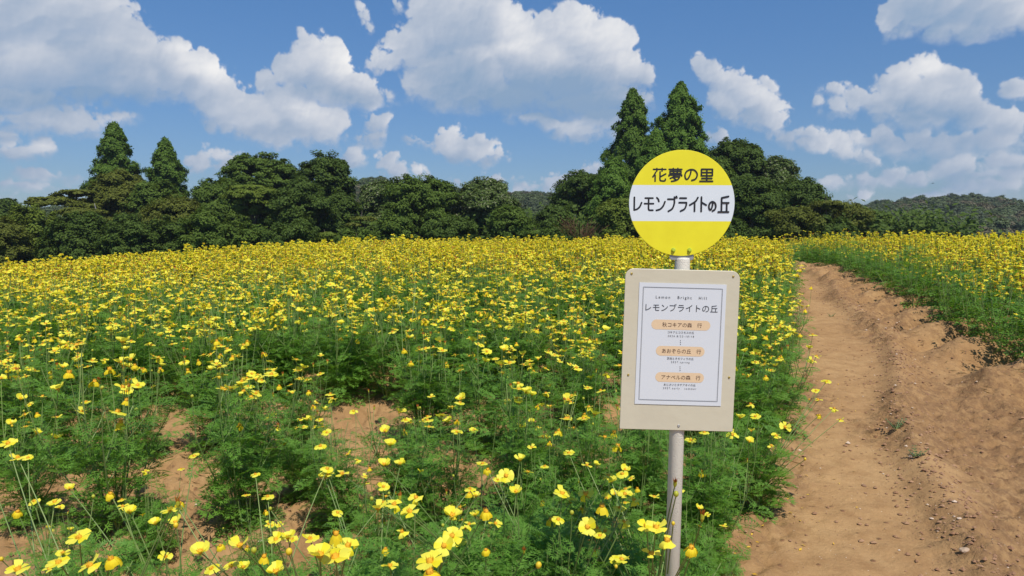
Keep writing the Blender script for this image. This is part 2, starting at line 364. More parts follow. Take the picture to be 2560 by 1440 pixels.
def soil_material():
    m, nt, N, out = newmat("soil")
    tc = N('ShaderNodeTexCoord'); P = tc.outputs['Object']
    def noise(s, d=5, r=.6):
        n = N('ShaderNodeTexNoise'); n.inputs['Scale'].default_value = s; n.inputs['Detail'].default_value = d; n.inputs['Roughness'].default_value = r
        nt.links.new(P, n.inputs['Vector']); return n.outputs[0]
    def vor(s, f='F1'):
        v = N('ShaderNodeTexVoronoi', feature=f); v.inputs['Scale'].default_value = s; nt.links.new(P, v.inputs['Vector']); return v
    big = noise(.8, 6); mid = noise(7, 7, .65); fin = noise(55, 6, .75)
    col = mixc(nt, N, maprange(nt, N, big, .35, .65), (.395, .226, .098), (.468, .284, .128))
    col = mixc(nt, N, maprange(nt, N, mid, .42, .72, 0, .75), col, (.290, .155, .064))
    col = mixc(nt, N, maprange(nt, N, fin, .55, .8, 0, .6), col, (.53, .36, .175))
    v1 = vor(55); sp = maprange(nt, N, v1.outputs['Distance'], .10, .16, 1, 0)
    pick = maprange(nt, N, v1.outputs['Color'], .80, .83)
    mu = N('ShaderNodeMath', operation='MULTIPLY'); nt.links.new(sp, mu.inputs[0]); nt.links.new(pick, mu.inputs[1])
    col = mixc(nt, N, mu.outputs[0], col, (.66, .50, .36))
    v2 = vor(22); sp2 = maprange(nt, N, v2.outputs['Distance'], .12, .3, 1, 0); pk2 = maprange(nt, N, v2.outputs['Color'], .75, .8)
    mu2 = N('ShaderNodeMath', operation='MULTIPLY'); nt.links.new(sp2, mu2.inputs[0]); nt.links.new(pk2, mu2.inputs[1])
    col = mixc(nt, N, mu2.outputs[0], col, (.235, .118, .06))
    at_ = N('ShaderNodeAttribute'); at_.attribute_name = 'tilled'
    n9 = noise(16, 6, .7); am = N('ShaderNodeMath', operation='MULTIPLY'); nt.links.new(maprange(nt, N, n9, .42, .60), am.inputs[0]); nt.links.new(at_.outputs['Fac'], am.inputs[1])
    col = mixc(nt, N, maprange(nt, N, am.outputs[0], 0, 1, 0, .72), col, (.235, .130, .064))
    # grass green once the tilled hill ends
    sy = N('ShaderNodeSeparateXYZ'); nt.links.new(P, sy.inputs[0])
    col = mixc(nt, N, maprange(nt, N, sy.outputs[1], 24, 27), col, (.05, .085, .025))
    p = N('ShaderNodeBsdfPrincipled'); p.inputs['Roughness'].default_value = .95; p.inputs['Specular IOR Level'].default_value = .15
    nt.links.new(col, p.inputs['Base Color'])
    ad = N('ShaderNodeMath', operation='MULTIPLY_ADD'); nt.links.new(fin, ad.inputs[0]); ad.inputs[1].default_value = .35; nt.links.new(mid, ad.inputs[2]); gain = N('ShaderNodeMath', operation='MULTIPLY'); nt.links.new(ad.outputs[0], gain.inputs[0]); nt.links.new(maprange(nt, N, at_.outputs['Fac'], 0, 1, .35, 1.1), gain.inputs[1])
    b = N('ShaderNodeBump'); b.inputs['Strength'].default_value = .8; b.inputs['Distance'].default_value = .05; nt.links.new(gain.outputs[0], b.inputs['Height'])
    b2 = N('ShaderNodeBump'); b2.inputs['Strength'].default_value = .7; b2.inputs['Distance'].default_value = .008
    nt.links.new(mu2.outputs[0], b2.inputs['Height']); nt.links.new(b.outputs[0], b2.inputs['Normal']); nt.links.new(b2.outputs[0], p.inputs['Normal'])
    nt.links.new(p.outputs[0], out.inputs['Surface'])
    return m
M_SOIL = soil_material()
def build_ground():
    ys = np.concatenate([np.linspace(-6, .9, 24)[:-1], np.geomspace(.9, 22, 620)[:-1], np.geomspace(22, 500, 50)])
    s = np.linspace(-1, 1, 1000); s = np.sign(s) * np.abs(s) ** 1.25
    Yg, S = np.meshgrid(ys, s, indexing='ij')
    X = S * (np.maximum(Yg, 0) * 1.35 + 5)
    Z = terr(X, Yg)
    V = np.stack([X, Yg, Z], -1).reshape(-1, 3)
    nr, nc = Yg.shape; i = np.arange(nr * nc).reshape(nr, nc)
    F = np.stack([i[:-1, :-1], i[:-1, 1:], i[1:, 1:], i[1:, :-1]], -1).reshape(-1, 4)
    me = mesh_from("ground", V, F, [M_SOIL], smooth=True); a = me.attributes.new('tilled', 'FLOAT', 'POINT'); a.data.foreach_set('value', (roughness(X, Yg) * (.35 + .65 * sstep(-.1, .2, X - xl_(Yg)))).astype(np.float32).ravel())
    o = link("ground", me); tag(o, kind='structure')
build_ground()
# loose clods and crumbs, nobody could count them
def build_clods():
    mb = MB(); n = 14000
    base = np.array([(0, 0, 1), (.9, 0, .2), (.28, .85, .3), (-.72, .53, .15), (-.72, -.53, .3), (.28, -.85, .1), (0, 0, -.5)])
    F = np.array([[0, 1, 2], [0, 2, 3], [0, 3, 4], [0, 4, 5], [0, 5, 1], [6, 2, 1], [6, 3, 2], [6, 4, 3], [6, 5, 4], [6, 1, 5]])
    y = 1.6 + 12 * rng.random(n) ** 1.5
    k = rng.random(n)
    L = xl_(y); M = xm_(y); Rr = xr_(y)
    x = np.where(k < .34, M + rng.normal(0, .13, n) + .1 * np.sin(y * 1.1), np.where(k < .55, M + rng.random(n) * (Rr - M + .4), np.where(k < .68, L + rng.normal(-.05, .16, n), np.where(k < .95, -.8 * y + rng.random(n) * (L + .8 * y), L + rng.random(n) * (M - L)))))
    r = .003 + .013 * rng.random(n) ** 4
    z = terr(x, y)
    for i in range(n):
        b = base * (1 + rng.normal(0, .18, base.shape)); a = rng.random() * 6.28; c, s_ = math.cos(a), math.sin(a)
        b = np.stack([b[:, 0] * c - b[:, 1] * s_, b[:, 0] * s_ + b[:, 1] * c, b[:, 2] * .7], -1) * r[i]
        mb.add(b + (x[i], y[i], z[i] + r[i] * .15), F)
    m, nt, N, out = newmat("clod_soil"); g = N('ShaderNodeNewGeometry')
    col = mixc(nt, N, g.outputs['Random Per Island'], (.27, .14, .072), (.38, .22, .12)); f = maprange(nt, N, g.outputs['Random Per Island'], .955, .96)
    col = mixc(nt, N, f, col, (.6, .46, .34)); p = N('ShaderNodeBsdfPrincipled'); p.inputs['Roughness'].default_value = .95; nt.links.new(col, p.inputs['Base Color']); nt.links.new(p.outputs[0], out.inputs['Surface'])
    tag(link("soil_crumbs", mb.mesh("soil_crumbs", [m])), "loose brown crumbs and tiny pale stones on the soil track", "soil crumbs", kind='stuff')
build_clods()
# ------------------------------------------------------------------ the bus-stop style sign
SD = 1.725                                   # how far in front of the camera it stands
M_POLE = paint("cream_rough_paint", (.74, .69, .58), .5, .9, 260, .25, (.40, .35, .27), bdist=.0009, vor=True)
M_BOARD = paint("cream_board_paint", (.64, .575, .425), .42, .65, 26, .28, (.50, .44, .34), bdist=.0016)
M_STEEL = paint("galvanised_steel", (.45, .44, .42), .45, .2, 90, .3, (.3, .27, .22), metallic=.6)
M_BLACK = paint("black_lettering", (.018, .016, .018), .45)
M_INK = paint("grey_ink", (.05, .05, .055), .6)
M_BROWN = paint("brown_ink", (.14, .07, .04), .6)
M_PAPER = paint("white_laminated_paper", (.71, .725, .745), .35, .25, 7, bdist=.002)
M_PEACH = paint("peach_print", (.80, .58, .36), .5)
M_BRASS = paint("brass", (.45, .33, .08), .4, metallic=.6)
M_YBOLT = paint("yellow_green_bolt_paint", (.52, .62, .05), .35)
def plate_material():
    m, nt, N, out = newmat("yellow_and_white_plate"); tc = N('ShaderNodeTexCoord'); s = N('ShaderNodeSeparateXYZ'); nt.links.new(tc.outputs['Object'], s.inputs[0])
    def step(e, sgn):
        n = N('ShaderNodeMath', operation='GREATER_THAN' if sgn > 0 else 'LESS_THAN'); nt.links.new(s.outputs[2], n.inputs[0]); n.inputs[1].default_value = e; return n.outputs[0]
    mu = N('ShaderNodeMath', operation='MULTIPLY'); nt.links.new(step(-.0435, 1), mu.inputs[0]); nt.links.new(step(.0435, -1), mu.inputs[1])
    nz = N('ShaderNodeTexNoise'); nz.inputs['Scale'].default_value = 22; nz.inputs['Detail'].default_value = 5; nt.links.new(tc.outputs['Object'], nz.inputs['Vector'])
    yel = mixc(nt, N, maprange(nt, N, nz.outputs[0], .3, .75), (.90, .80, .024), (.83, .72, .018))
    c = mixc(nt, N, mu.outputs[0], yel, (.75, .79, .81)); p = N('ShaderNodeBsdfPrincipled'); p.inputs['Roughness'].default_value = .36
    nt.links.new(c, p.inputs['Base Color'])
    n2 = N('ShaderNodeTexNoise'); n2.inputs['Scale'].default_value = 9; n2.inputs['Detail'].default_value = 2; nt.links.new(tc.outputs['Object'], n2.inputs['Vector'])
    b = N('ShaderNodeBump'); b.inputs['Strength'].default_value = .35; b.inputs['Distance'].default_value = .004; nt.links.new(n2.outputs[0], b.inputs['Height']); nt.links.new(b.outputs[0], p.inputs['Normal'])
    nt.links.new(p.outputs[0], out.inputs['Surface']); return m
M_PLATE = plate_material()
pt = at(1706, 645, SD)
tilt = R(.95)
base_x = pt.x - (pt.z - 0.0) * math.tan(tilt)
gz = float(terr(base_x, SD))
base_x = pt.x - (pt.z - gz) * math.tan(tilt)
sign = empty("bus_stop_sign", (base_x, SD, gz - .02)); sign.rotation_euler = (0, tilt, 0)
tag(sign, "round yellow and white bus stop sign on a cream pole beside the soil track", "sign")
Mi = (Matrix.Translation(sign.location) @ Matrix.Rotation(tilt, 4, 'Y')).inverted()
def loc(px, py, dy=0):
    """sign-local position of a picture point on the sign's plane"""
    w = at(px, py, SD + dy); return Mi @ w
# pole
H = (Mi @ pt).z
mb = MB(); r = .0183
mb.lathe([(0, -.25), (r, -.25), (r, H - .004), (r * .96, H), (r * .6, H + .0015), (0, H + .002)], 40)
pole = link("pole", mb.mesh("pole", [M_POLE], True), sign)
def rounded(w, h, rt, rb, seg=10):
    P = []
    for cx, cz, r_, a0 in ((w / 2 - rt, h / 2 - rt, rt, 0), (-w / 2 + rt, h / 2 - rt, rt, 90), (-w / 2 + rb, -h / 2 + rb, rb, 180), (w / 2 - rb, -h / 2 + rb, rb, 270)):
        for k in range(seg + 1):
            a = R(a0 + 90 * k / seg); P.append((cx + r_ * math.cos(a), cz + r_ * math.sin(a)))
    return np.array(P)
def slab(P, y0, y1, bev=.0008):
    """outline P in x,z made a slab from y0 (front) to y1 with a softened front edge"""
    bm = bpy.data.meshes.new("slab"); n = len(P); c = P.mean(0)
    Pin = c + (P - c) * (1 - bev / np.abs(P).max() * 1.2)
    V = [(x, y0, z) for x, z in Pin] + [(x, y0 + bev, z) for x, z in P] + [(x, y1, z) for x, z in P]
    F = [tuple(range(n))] + [(k, n + k, n + (k + 1) % n, (k + 1) % n) for k in range(n)] + [(n + k, 2 * n + k, 2 * n + (k + 1) % n, n + (k + 1) % n) for k in range(n)] + [tuple(range(3 * n - 1, 2 * n - 1, -1))]
    bm.from_pydata(V, [], F); bm.update(); return bm
# back board, in front of the pole
YB = -(r + .0035)
bc = loc(1698.5, 876.5, YB)
board = link("board", slab(rounded(.2795, .3975, .021, .002), -.0015, .0015, .0009), sign); board.data.materials.append(M_BOARD)
board.location = (bc.x, YB, bc.z); board.rotation_euler = (0, R(.55), 0)
def screw(px, py, parent, mat, rad=.0028, label=None):
    mb = MB(); mb.lathe([(rad, -.001), (rad, .0006), (rad * .75, .0016), (rad * .35, .0019), (rad * .3, .0012), (0, .0012)], 14, axis='y')
    q = link("screw", mb.mesh("screw", [mat], True), parent); w = loc(px, py, YB)
    q.location = (w.x - bc.x, -.0016, w.z - bc.z)
    return q
for px, py in ((1577, 685), (1831, 690), (1571, 938), (1823, 942)): screw(px, py, board, M_BRASS)
screw(1698, 1064, board, M_STEEL, .0034)
# notice sheet
YN = YB - .0028
nc_ = loc(1701, 861.5, YN)
def bent_sheet(w, h):
    nx, nz = 16, 22; mb = MB(); xs = np.linspace(-w / 2, w / 2, nx); zs = np.linspace(-h / 2, h / 2, nz)
    X, Z = np.meshgrid(xs, zs, indexing='ij'); i = np.arange(nx * nz).reshape(nx, nz)
    V0 = np.stack([X, -.0002 + 0 * X, Z], -1).reshape(-1, 3); V1 = V0 + (0, .0009, 0)
    F = np.stack([i[:-1, :-1], i[1:, :-1], i[1:, 1:], i[:-1, 1:]], -1).reshape(-1, 4)
    mb.add(V0, F); mb.add(V1, F[:, ::-1])
    b = list(i[:, 0]) + list(i[-1, 1:]) + list(i[::-1, -1][1:]) + list(i[0, ::-1][1:-1])
    mb.add(np.concatenate([V0[b], V1[b]]), [[k, len(b) + k, len(b) + (k + 1) % len(b), (k + 1) % len(b)] for k in range(len(b))])
    return mb.mesh("notice", [M_PAPER])
notice = link("notice", bent_sheet(.2125, .300), sign); notice.location = (nc_.x, YN, nc_.z); notice.rotation_euler = (0, R(.6), 0)
Mn = Matrix.Translation(notice.location) @ Matrix.Rotation(R(.6), 4, 'Y'); Mni = Mn.inverted()
def nloc(px, py): return Mni @ loc(px, py, YN)
mb = MB()
def bar2(mb, x0, z0, x1, z1, y, t): mb.add([(x0, y, z0), (x1, y, z0), (x1, y, z1), (x0, y, z1)], [[0, 1, 2, 3]])
for k, (w, h, t) in enumerate(((.1935, .2785, .0007), (.1905, .2755, .0003))):
    for s_ in (-1, 1):
        bar2(mb, s_ * w / 2 - t / 2, -h / 2, s_ * w / 2 + t / 2, h / 2, -.00062, t)
        bar2(mb, -w / 2 + t, s_ * h / 2 - t / 2, w / 2 - t, s_ * h / 2 + t / 2, -.0006, t)
link("border", mb.mesh("border", [M_INK]), notice)
def pill(w, h):
    P = rounded(w, h, h / 2 - 1e-5, h / 2 - 1e-5, 12); me = bpy.data.meshes.new("banner"); me.from_pydata([(x, 0, z) for x, z in P], [], [tuple(range(len(P)))[::-1]]); me.materials.append(M_PEACH); me.update(); return me
def text(s, px, py, size, mat, name="lettering", parent=None, sx=1.0, spacing=1.0, off=0.0, y=-.0009):
    cu = bpy.data.curves.new(name, 'FONT'); cu.body = s; cu.size = size; cu.align_x = 'CENTER'; cu.align_y = 'CENTER'; cu.space_character = spacing; cu.offset = off
    cu.resolution_u = 4
    t = bpy.data.objects.new("t", cu); COL.objects.link(t)
    dg = bpy.context.evaluated_depsgraph_get(); me = bpy.data.meshes.new_from_object(t.evaluated_get(dg)); bpy.data.objects.remove(t)
    n = len(me.vertices); co = np.zeros(n * 3, np.float32); me.vertices.foreach_get('co', co); co = co.reshape(-1, 3)
    if n:
        mid = (co.max(0) + co.min(0)) / 2; co = co - mid
    co = np.stack([co[:, 0] * sx, np.full(n, 0.0), co[:, 1]], -1).astype(np.float32); me.vertices.foreach_set('co', co.ravel())
    me.materials.clear(); me.materials.append(mat); me.update()
    o = link(name, me, parent); w = nloc(px, py); o.location = (w.x, y, w.z)
    return o
U = 1 / 1014.0
text("Lemon   Bright   Hill", 1703, 745, .0098, M_INK, parent=notice, spacing=1.45)
text("レモンブライトの丘", 1704, 769.5, .0202, M_INK, parent=notice, spacing=1.0)
for px, py, w, s1, s2, s3, wpx in ((1702, 812.5, 146, "秋コキアの森　行", "コキアとコスモスの丘", "2026.8/22-10/18", 0), (1700.5, 878, 121, "あおぞらの丘　行", "芝桜とネモフィラの丘", "2027.spring", 0), (1699, 943.5, 121, "アナベルの森　行", "あじさいとタチアオイの丘", "2027.early   summer", 0)):
    q = link("banner", pill(w * U, 24.5 * U), notice); c_ = nloc(px, py); q.location = (c_.x, -.0005, c_.z)
    text(s1, px + 3, py, .0122, M_BROWN, parent=notice, y=-.0010, spacing=1.0)
    text(s2, px, py + 18.5, .0066, M_INK, parent=notice); text(s3, px, py + 28, .0064, M_INK, parent=notice, spacing=1.5)
for px, py in ((1701, 856), (1700, 921.5)):
    mb = MB()
    for k in (-1, 0, 1):
        c_ = nloc(px, py + k * 4.6); th = np.arange(8) * math.pi / 4
        for j in range(8): mb.add([(c_.x, -.0008, c_.z), (c_.x + .0011 * math.cos(th[j]), -.0008, c_.z + .0011 * math.sin(th[j])), (c_.x + .0011 * math.cos(th[j] + math.pi / 4), -.0008, c_.z + .0011 * math.sin(th[j] + math.pi / 4))], [[0, 1, 2]])
    link("dotted_line", mb.mesh("dotted_line", [M_INK]), notice)
# round plate
YD = -.012; RD = .1283
dc = loc(1704.5, 508, YD)
th = np.linspace(0, 2 * math.pi, 120, endpoint=False)
plate = link("round_plate", slab(np.stack([RD * np.cos(th), RD * np.sin(th)], -1), -.0008, .0008, .0005), sign); plate.data.materials.append(M_PLATE)
M_RIM = paint("plate_edge", (.75, .72, .6), .4)
plate.data.materials.append(M_RIM)
for p_ in plate.data.polygons:
    if p_.index > 120: p_.material_index = 1
plate.location = (dc.x, YD, dc.z); plate.rotation_euler = (0, R(-.75), 0)
for px in (1685.5, 1725.5):
    mb = MB(); a6 = 6
    mb.lathe([(.0053, -.0015), (.0056, .0005), (.0056, .0011), (.0046, .0013)], 20, axis='y'); mb.lathe([(.0044, .0012), (.0044, .0042), (.0036, .0050), (0, .0051)], 6, axis='y')
    q = link("bolt", mb.mesh("bolt", [M_YBOLT]), plate); q.location = ((px - 1704.5) * U, -.0009, -(623.5 - 508) * U)
# bracket between plate and pole
mb = MB()
w_ = .0293; z0 = loc(1704, 650, 0).z; z1 = loc(1704, 612, 0).z
br = slab(rounded(2 * w_, z1 - z0, .002, .006), -.0012, .0012, .0005); bracket = link("bracket", br, sign); br.materials.append(M_STEEL)
bl = loc(1705, 631, YD); bracket.location = (bl.x, YD + .0035, (z0 + z1) / 2)
def catmull(P, n=7):
    P = np.array(P, float); Q = np.vstack([2 * P[0] - P[1], P, 2 * P[-1] - P[-2]]); out = []
    for i in range(1, len(Q) - 2):
        for t in np.linspace(0, 1, n, endpoint=False):
            out.append(.5 * ((2 * Q[i]) + (-Q[i - 1] + Q[i + 1]) * t + (2 * Q[i - 1] - 5 * Q[i] + 4 * Q[i + 1] - Q[i + 2]) * t ** 2 + (-Q[i - 1] + 3 * Q[i] - 3 * Q[i + 1] + Q[i + 2]) * t ** 3))
    out.append(Q[-2]); return np.array(out)
S = []   # strokes: (points, smooth)
def st(*p, c=False): S.append((p, c))
st((362,588),(362,716)); st((362,716),(392,706),(418,682),(436,641), c=True)
st((473,595),(550,595)); st((466,651),(556,651)); st((507,597),(507,703)); st((507,703),(512,714),(522,717),(551,717), c=True)
st((590,591),(604,606),(611,628), c=True); st((588,718),(625,706),(655,674),(673,630), c=True)
st((702,605),(768,605)); st((768,605),(767,650),(748,700),(709,727), c=True); st((768,584),(774,598)); st((787,577),(793,591))
st((824,594),(888,594)); st((817,639),(891,639)); st((891,639),(888,668),(872,703),(833,725), c=True)
st((1006,587),(982,626),(925,663), c=True); st((974,636),(974,725))
st((1042,583),(1042,727)); st((1044,636),(1092,663))
st((1157,634),(1154,672),(1142,705),(1130,711),(1120,688),(1123,655),(1140,634),(1160,630),(1182,646),(1189,678),(1180,706),(1157,722), c=True)
st((1247,590),(1315,575)); st((1247,590),(1247,730)); st((1247,640),(1319,640)); st((1300,640),(1300,730)); st((1215,732),(1319,732))
n_line2 = len(S)
st((550,306),(676,306)); st((585,297),(585,323)); st((638,297),(638,323)); st((574,334),(562,358),(546,381), c=True); st((569,366),(569,425)); st((618,331),(618,406)); st((618,406),(622,417),(634,421),(666,421),(673,403), c=True); st((675,351),(622,380))
st((709,305),(838,305)); st((750,296),(750,318)); st((797,296),(797,318)); st((718,324),(830,324)); st((718,346),(830,346)); st((718,324),(718,346)); st((830,324),(830,346)); st((755,324),(755,346)); st((792,324),(792,346))
st((709,362),(837,362)); st((709,362),(709,372)); st((837,362),(837,372)); st((768,364),(748,383),(722,396), c=True); st((757,381),(817,381)); st((817,381),(800,405),(770,419),(735,425), c=True); st((754,391),(778,406))
st((931,312),(925,350),(906,392),(888,404),(874,390),(871,355),(888,324),(925,307),(965,313),(992,345),(990,380),(970,405),(940,414), c=True)
st((1036,303),(1147,303)); st((1036,368),(1147,368)); st((1036,303),(1036,368)); st((1147,303),(1147,368)); st((1036,335),(1147,335)); st((1091,303),(1091,422)); st((1040,395),(1143,395)); st((1022,423),(1151,423))
Sc = (256.5 / 2.0) / 537.0 * U     # zoomed units to metres
def lettering(sub, wd, name):
    mb = MB(); yy = -.00115
    for P, c in sub:
        P = catmull(P) if c else np.array(P, float)
        P = (P - (845, 645)) * (1, -1) * .2430 * U
        for a, b in zip(P[:-1], P[1:]):
            yy -= .000004
            d = b - a; ang = math.atan2(d[1], d[0]); rr = wd / 2
            V = [(b[0] + rr * math.cos(ang + t), yy, b[1] + rr * math.sin(ang + t)) for t in np.linspace(-math.pi / 2, math.pi / 2, 9)]
            V += [(a[0] + rr * math.cos(ang + t), yy, a[1] + rr * math.sin(ang + t)) for t in np.linspace(math.pi / 2, 3 * math.pi / 2, 9)]
            c0 = ((a[0] + b[0]) / 2, yy, (a[1] + b[1]) / 2); n = len(V)
            mb.add(V + [c0], [[k, (k + 1) % n, n] for k in range(n)])
    link(name, mb.mesh(name, [M_BLACK]), plate)
lettering(S[:n_line2], 17.5 * .243 * U, "lettering"); lettering(S[n_line2:], 15.5 * .243 * U, "lettering")
# ------------------------------------------------------------------ cosmos plants
M_PETAL = leafmat("lemon_petal", (.88, .76, .014), (.95, .88, .10), .32, .5, spec=.2)
M_PETALO = leafmat("ageing_petal", (.86, .60, .012), (.90, .70, .03), .3, .6, spec=.2)
M_CENTRE = paint("orange_florets", (.72, .36, .012), .7)
M_SEED = paint("rusty_florets", (.50, .15, .02), .8)
M_BUD = paint("bud_green", (.42, .42, .03), .5)
M_LEAF = leafmat("feathery_leaf", (.095, .220, .026), (.180, .365, .050), .38, .45, c3=(.15, .25, .05), spec=.35)
M_STEM = leafmat("stem_green", (.13, .20, .045), (.26, .33, .10), 0, .6)
def rot_to(n, spin=0):
    n = Vector(n).normalized(); return (n.to_track_quat('Z', 'Y').to_matrix() @ Matrix.Rotation(spin, 3, 'Z'))
def petal_strip(mb, ang, L, W, prof, m=0, lo=False, rg=random):
    """prof: list of (r fraction, height fraction); width follows an obovate outline with a notched tip"""
    tw = rg.uniform(-.35, .35); L *= rg.uniform(.88, 1.08); W *= rg.uniform(.85, 1.1)
    wd = [.18, .62, .98, .92] if not lo else [.3, 1.0, .7]
    P = prof if not lo else [prof[0], prof[2], prof[3]]
    V = []; c, s = math.cos(ang), math.sin(ang)
    for i, (w, (rf, hf)) in enumerate(zip(wd, P)):
        r = rf * L; h = hf * L; hw = w * W / 2
        for j, q in enumerate((-1, 0, 1)):
            x = r * (1.0 if q else 1.0); z = h + q * tw * hw * .5 + (0 if q == 0 else -.10 * hw if i < 3 else .12 * hw * q)
            y = q * hw
            if i == len(wd) - 1: x += (.10 * L if q == 0 else -.02 * L * rg.random()) * (-1 if rg.random() < .12 else 1) * .5
            V.append((x * c - y * s, x * s + y * c, z))
    n = len(wd); F = [[i * 3 + j, i * 3 + j + 1, i * 3 + j + 4, i * 3 + j + 3] for i in range(n - 1) for j in (0, 1)]
    mb.add(V, F, m)
PROFS = {'open': [(.08, 0), (.4, .10), (.75, .14), (1.0, .10)], 'cup': [(.08, 0), (.36, .22), (.66, .44), (.86, .62)],
         'flat': [(.08, 0), (.42, .02), (.78, -.02), (1.0, -.10)], 'droop': [(.08, 0), (.38, -.02), (.58, -.30), (.62, -.66)],
         'hang': [(.08, 0), (.28, -.10), (.44, -.42), (.60, -.82)]}
def flower_petals(kind, lo=False, seed=0):
    rg = random.Random(seed); mb = MB(); n = rg.choice((6, 7, 7, 8)) if kind != 'few' else 3
    pr = PROFS['open' if kind == 'few' else kind]; L = .0255; W = .0195 if kind != 'hang' else .0150
    if kind == 'hang': n = 6
    for k in range(n):
        if kind != 'few' and rg.random() < .06: continue
        a = 2 * math.pi * k / n + rg.uniform(-.16, .16)
        f = rg.uniform(.75, 1.25)
        p2 = [(r, h * f + (.03 if k % 2 else 0)) for r, h in pr]
        if rg.random() < .14 and kind in ('open', 'flat'): p2 = PROFS[rg.choice(('cup', 'droop'))]
        petal_strip(mb, a, L, W, p2, 0, lo, rg)
    return mb
def flower_centre(lo=False, old=False, seed=0):
    rg = random.Random(seed); mb = MB(); r = .0068; sg = 6 if lo else 9
    mb.lathe([(.0015, -.010), (.0035, -.006), (.0045, -.001)], sg, 1)
    mb.lathe([(r, -.001), (r * 1.05, .003), (r * .75, .0065), (.0002, .0085)], sg, 0)
    if not lo:
        for k in range(16):
            a = rg.random() * 6.28; q = r * math.sqrt(rg.random()); x, y = q * math.cos(a), q * math.sin(a); h = rg.uniform(.009, .013) * (1.3 if old else 1)
            mb.add([(x - .0008, y, .003), (x + .0008, y, .003), (x * 1.3, y * 1.3, h)], [[0, 1, 2]], 0); mb.add([(x, y - .0008, .003), (x, y + .0008, .003), (x * 1.3, y * 1.3, h)], [[0, 1, 2]], 0)
    return mb
def bud(kind, seed=0):
    rg = random.Random(seed); mb = MB()
    if kind == 'bud':
        mb.lathe([(.0012, -.003), (.0045, .000), (.0062, .004), (.0058, .008), (.003, .0115), (.0002, .0125)], 8, 0)
    else:      # spent head
        mb.lathe([(.0015, -.004), (.0042, .003), (.0044, .010), (.0040, .014)], 8, 0)
        for k in range(14):
            a = rg.random() * 6.28; q = .0042 * math.sqrt(rg.random()); x, y = q * math.cos(a), q * math.sin(a); h = rg.uniform(.020, .027)
            mb.add([(x - .0012, y, .012), (x + .0012, y, .012), (x * 1.9, y * 1.9, h)], [[0, 1, 2]], 1); mb.add([(x, y - .0012, .012), (x, y + .0012, .012), (x * 1.9, y * 1.9, h)], [[0, 1, 2]], 1)
    return mb
# shared flower and bud meshes
KINDS = ['open'] * 8 + ['flat'] * 4 + ['cup'] * 3 + ['droop'] * 2 + ['hang'] * 1 + ['few'] * 1
PET = []
for i, k in enumerate(KINDS):
    PET.append((k, flower_petals(k, False, 100 + i).mesh("flower", [M_PETALO if k in ('droop', 'hang') else M_PETAL], True)))
PETC = []
for i, k in enumerate(KINDS):
    mb = flower_petals(k, False, 100 + i); mb.merge(flower_centre(True, False, i), None, 1)
    PETC.append(mb.mesh("flower", [M_PETALO if k in ('droop', 'hang') else M_PETAL, M_CENTRE, M_BUD], True))
CEN = [flower_centre(False, False, i).mesh("flower_centre", [M_CENTRE, M_BUD]) for i in range(3)]
BUDS = [bud('bud', 1).mesh("bud", [M_BUD], True), bud('bud', 2).mesh("bud", [paint("yellow_bud", (.72, .50, .02), .5)], True)] + [bud('seed', 3 + i).mesh("seed_head", [M_BUD, M_SEED]) for i in range(2)]
def leaf_template(rg, lod=0):
    """feathery leaf, length 1 along x"""
    q = []
    def lobe(p, a, L, w):
        d = np.array([math.cos(a), math.sin(a)]); n = np.array([-d[1], d[0]])
        q.append([p, p + d * L * .45 + n * w, p + d * L, p + d * L * .45 - n * w])
    ts = [.22, .38, .54, .69, .82] if lod == 0 else [.28, .5, .72]
    wf = 1 if lod == 0 else 1.9
    for i, t in enumerate(ts):
        for s in (-1, 1):
            L = (.40 - .20 * abs(t - .42) * 2) * rg.uniform(.85, 1.15); a = s * rg.uniform(.75, 1.0); p = np.array([t + rg.uniform(-.02, .02), 0])
            lobe(p, a, L, .020 * wf); d = np.array([math.cos(a), math.sin(a)])
            for u, f in (((.42, .42), (.68, .34)) if lod == 0 else ((.5, .42),)):
                for s2 in (-1, 1): lobe(p + d * L * u, a + s2 * rg.uniform(.5, .75), L * f, .016 * wf)
    lobe(np.array([.85, 0]), 0, .25, .022 * wf); lobe(np.array([.88, 0]), .5, .18, .018 * wf); lobe(np.array([.88, 0]), -.5, .18, .018 * wf)
    if lod == 0: lobe(np.array([0, 0]), 0, 1.0, .008)
    V = np.array(q).reshape(-1, 2); F = np.arange(len(V)).reshape(-1, 4)
    z = -.28 * V[:, 0] ** 2 + .35 * np.abs(V[:, 1]) * .6
    return np.stack([V[:, 0], V[:, 1], z], -1), F
RGT = random.Random(5)
LT = [[leaf_template(RGT, l) for _ in range(5)] for l in (0, 1)]
def curve_stem(rg, p0, az, lean0, L, bend, n=6):
    p = np.array(p0, float); pts = [p.copy()]; ang = lean0
    for i in range(n):
        ang += bend / n + rg.uniform(-.05, .05); az += rg.uniform(-.08, .08)
        d = np.array([math.sin(ang) * math.cos(az), math.sin(ang) * math.sin(az), math.cos(ang)]); p = p + d * L / n; pts.append(p.copy())
    return np.array(pts), ang, az
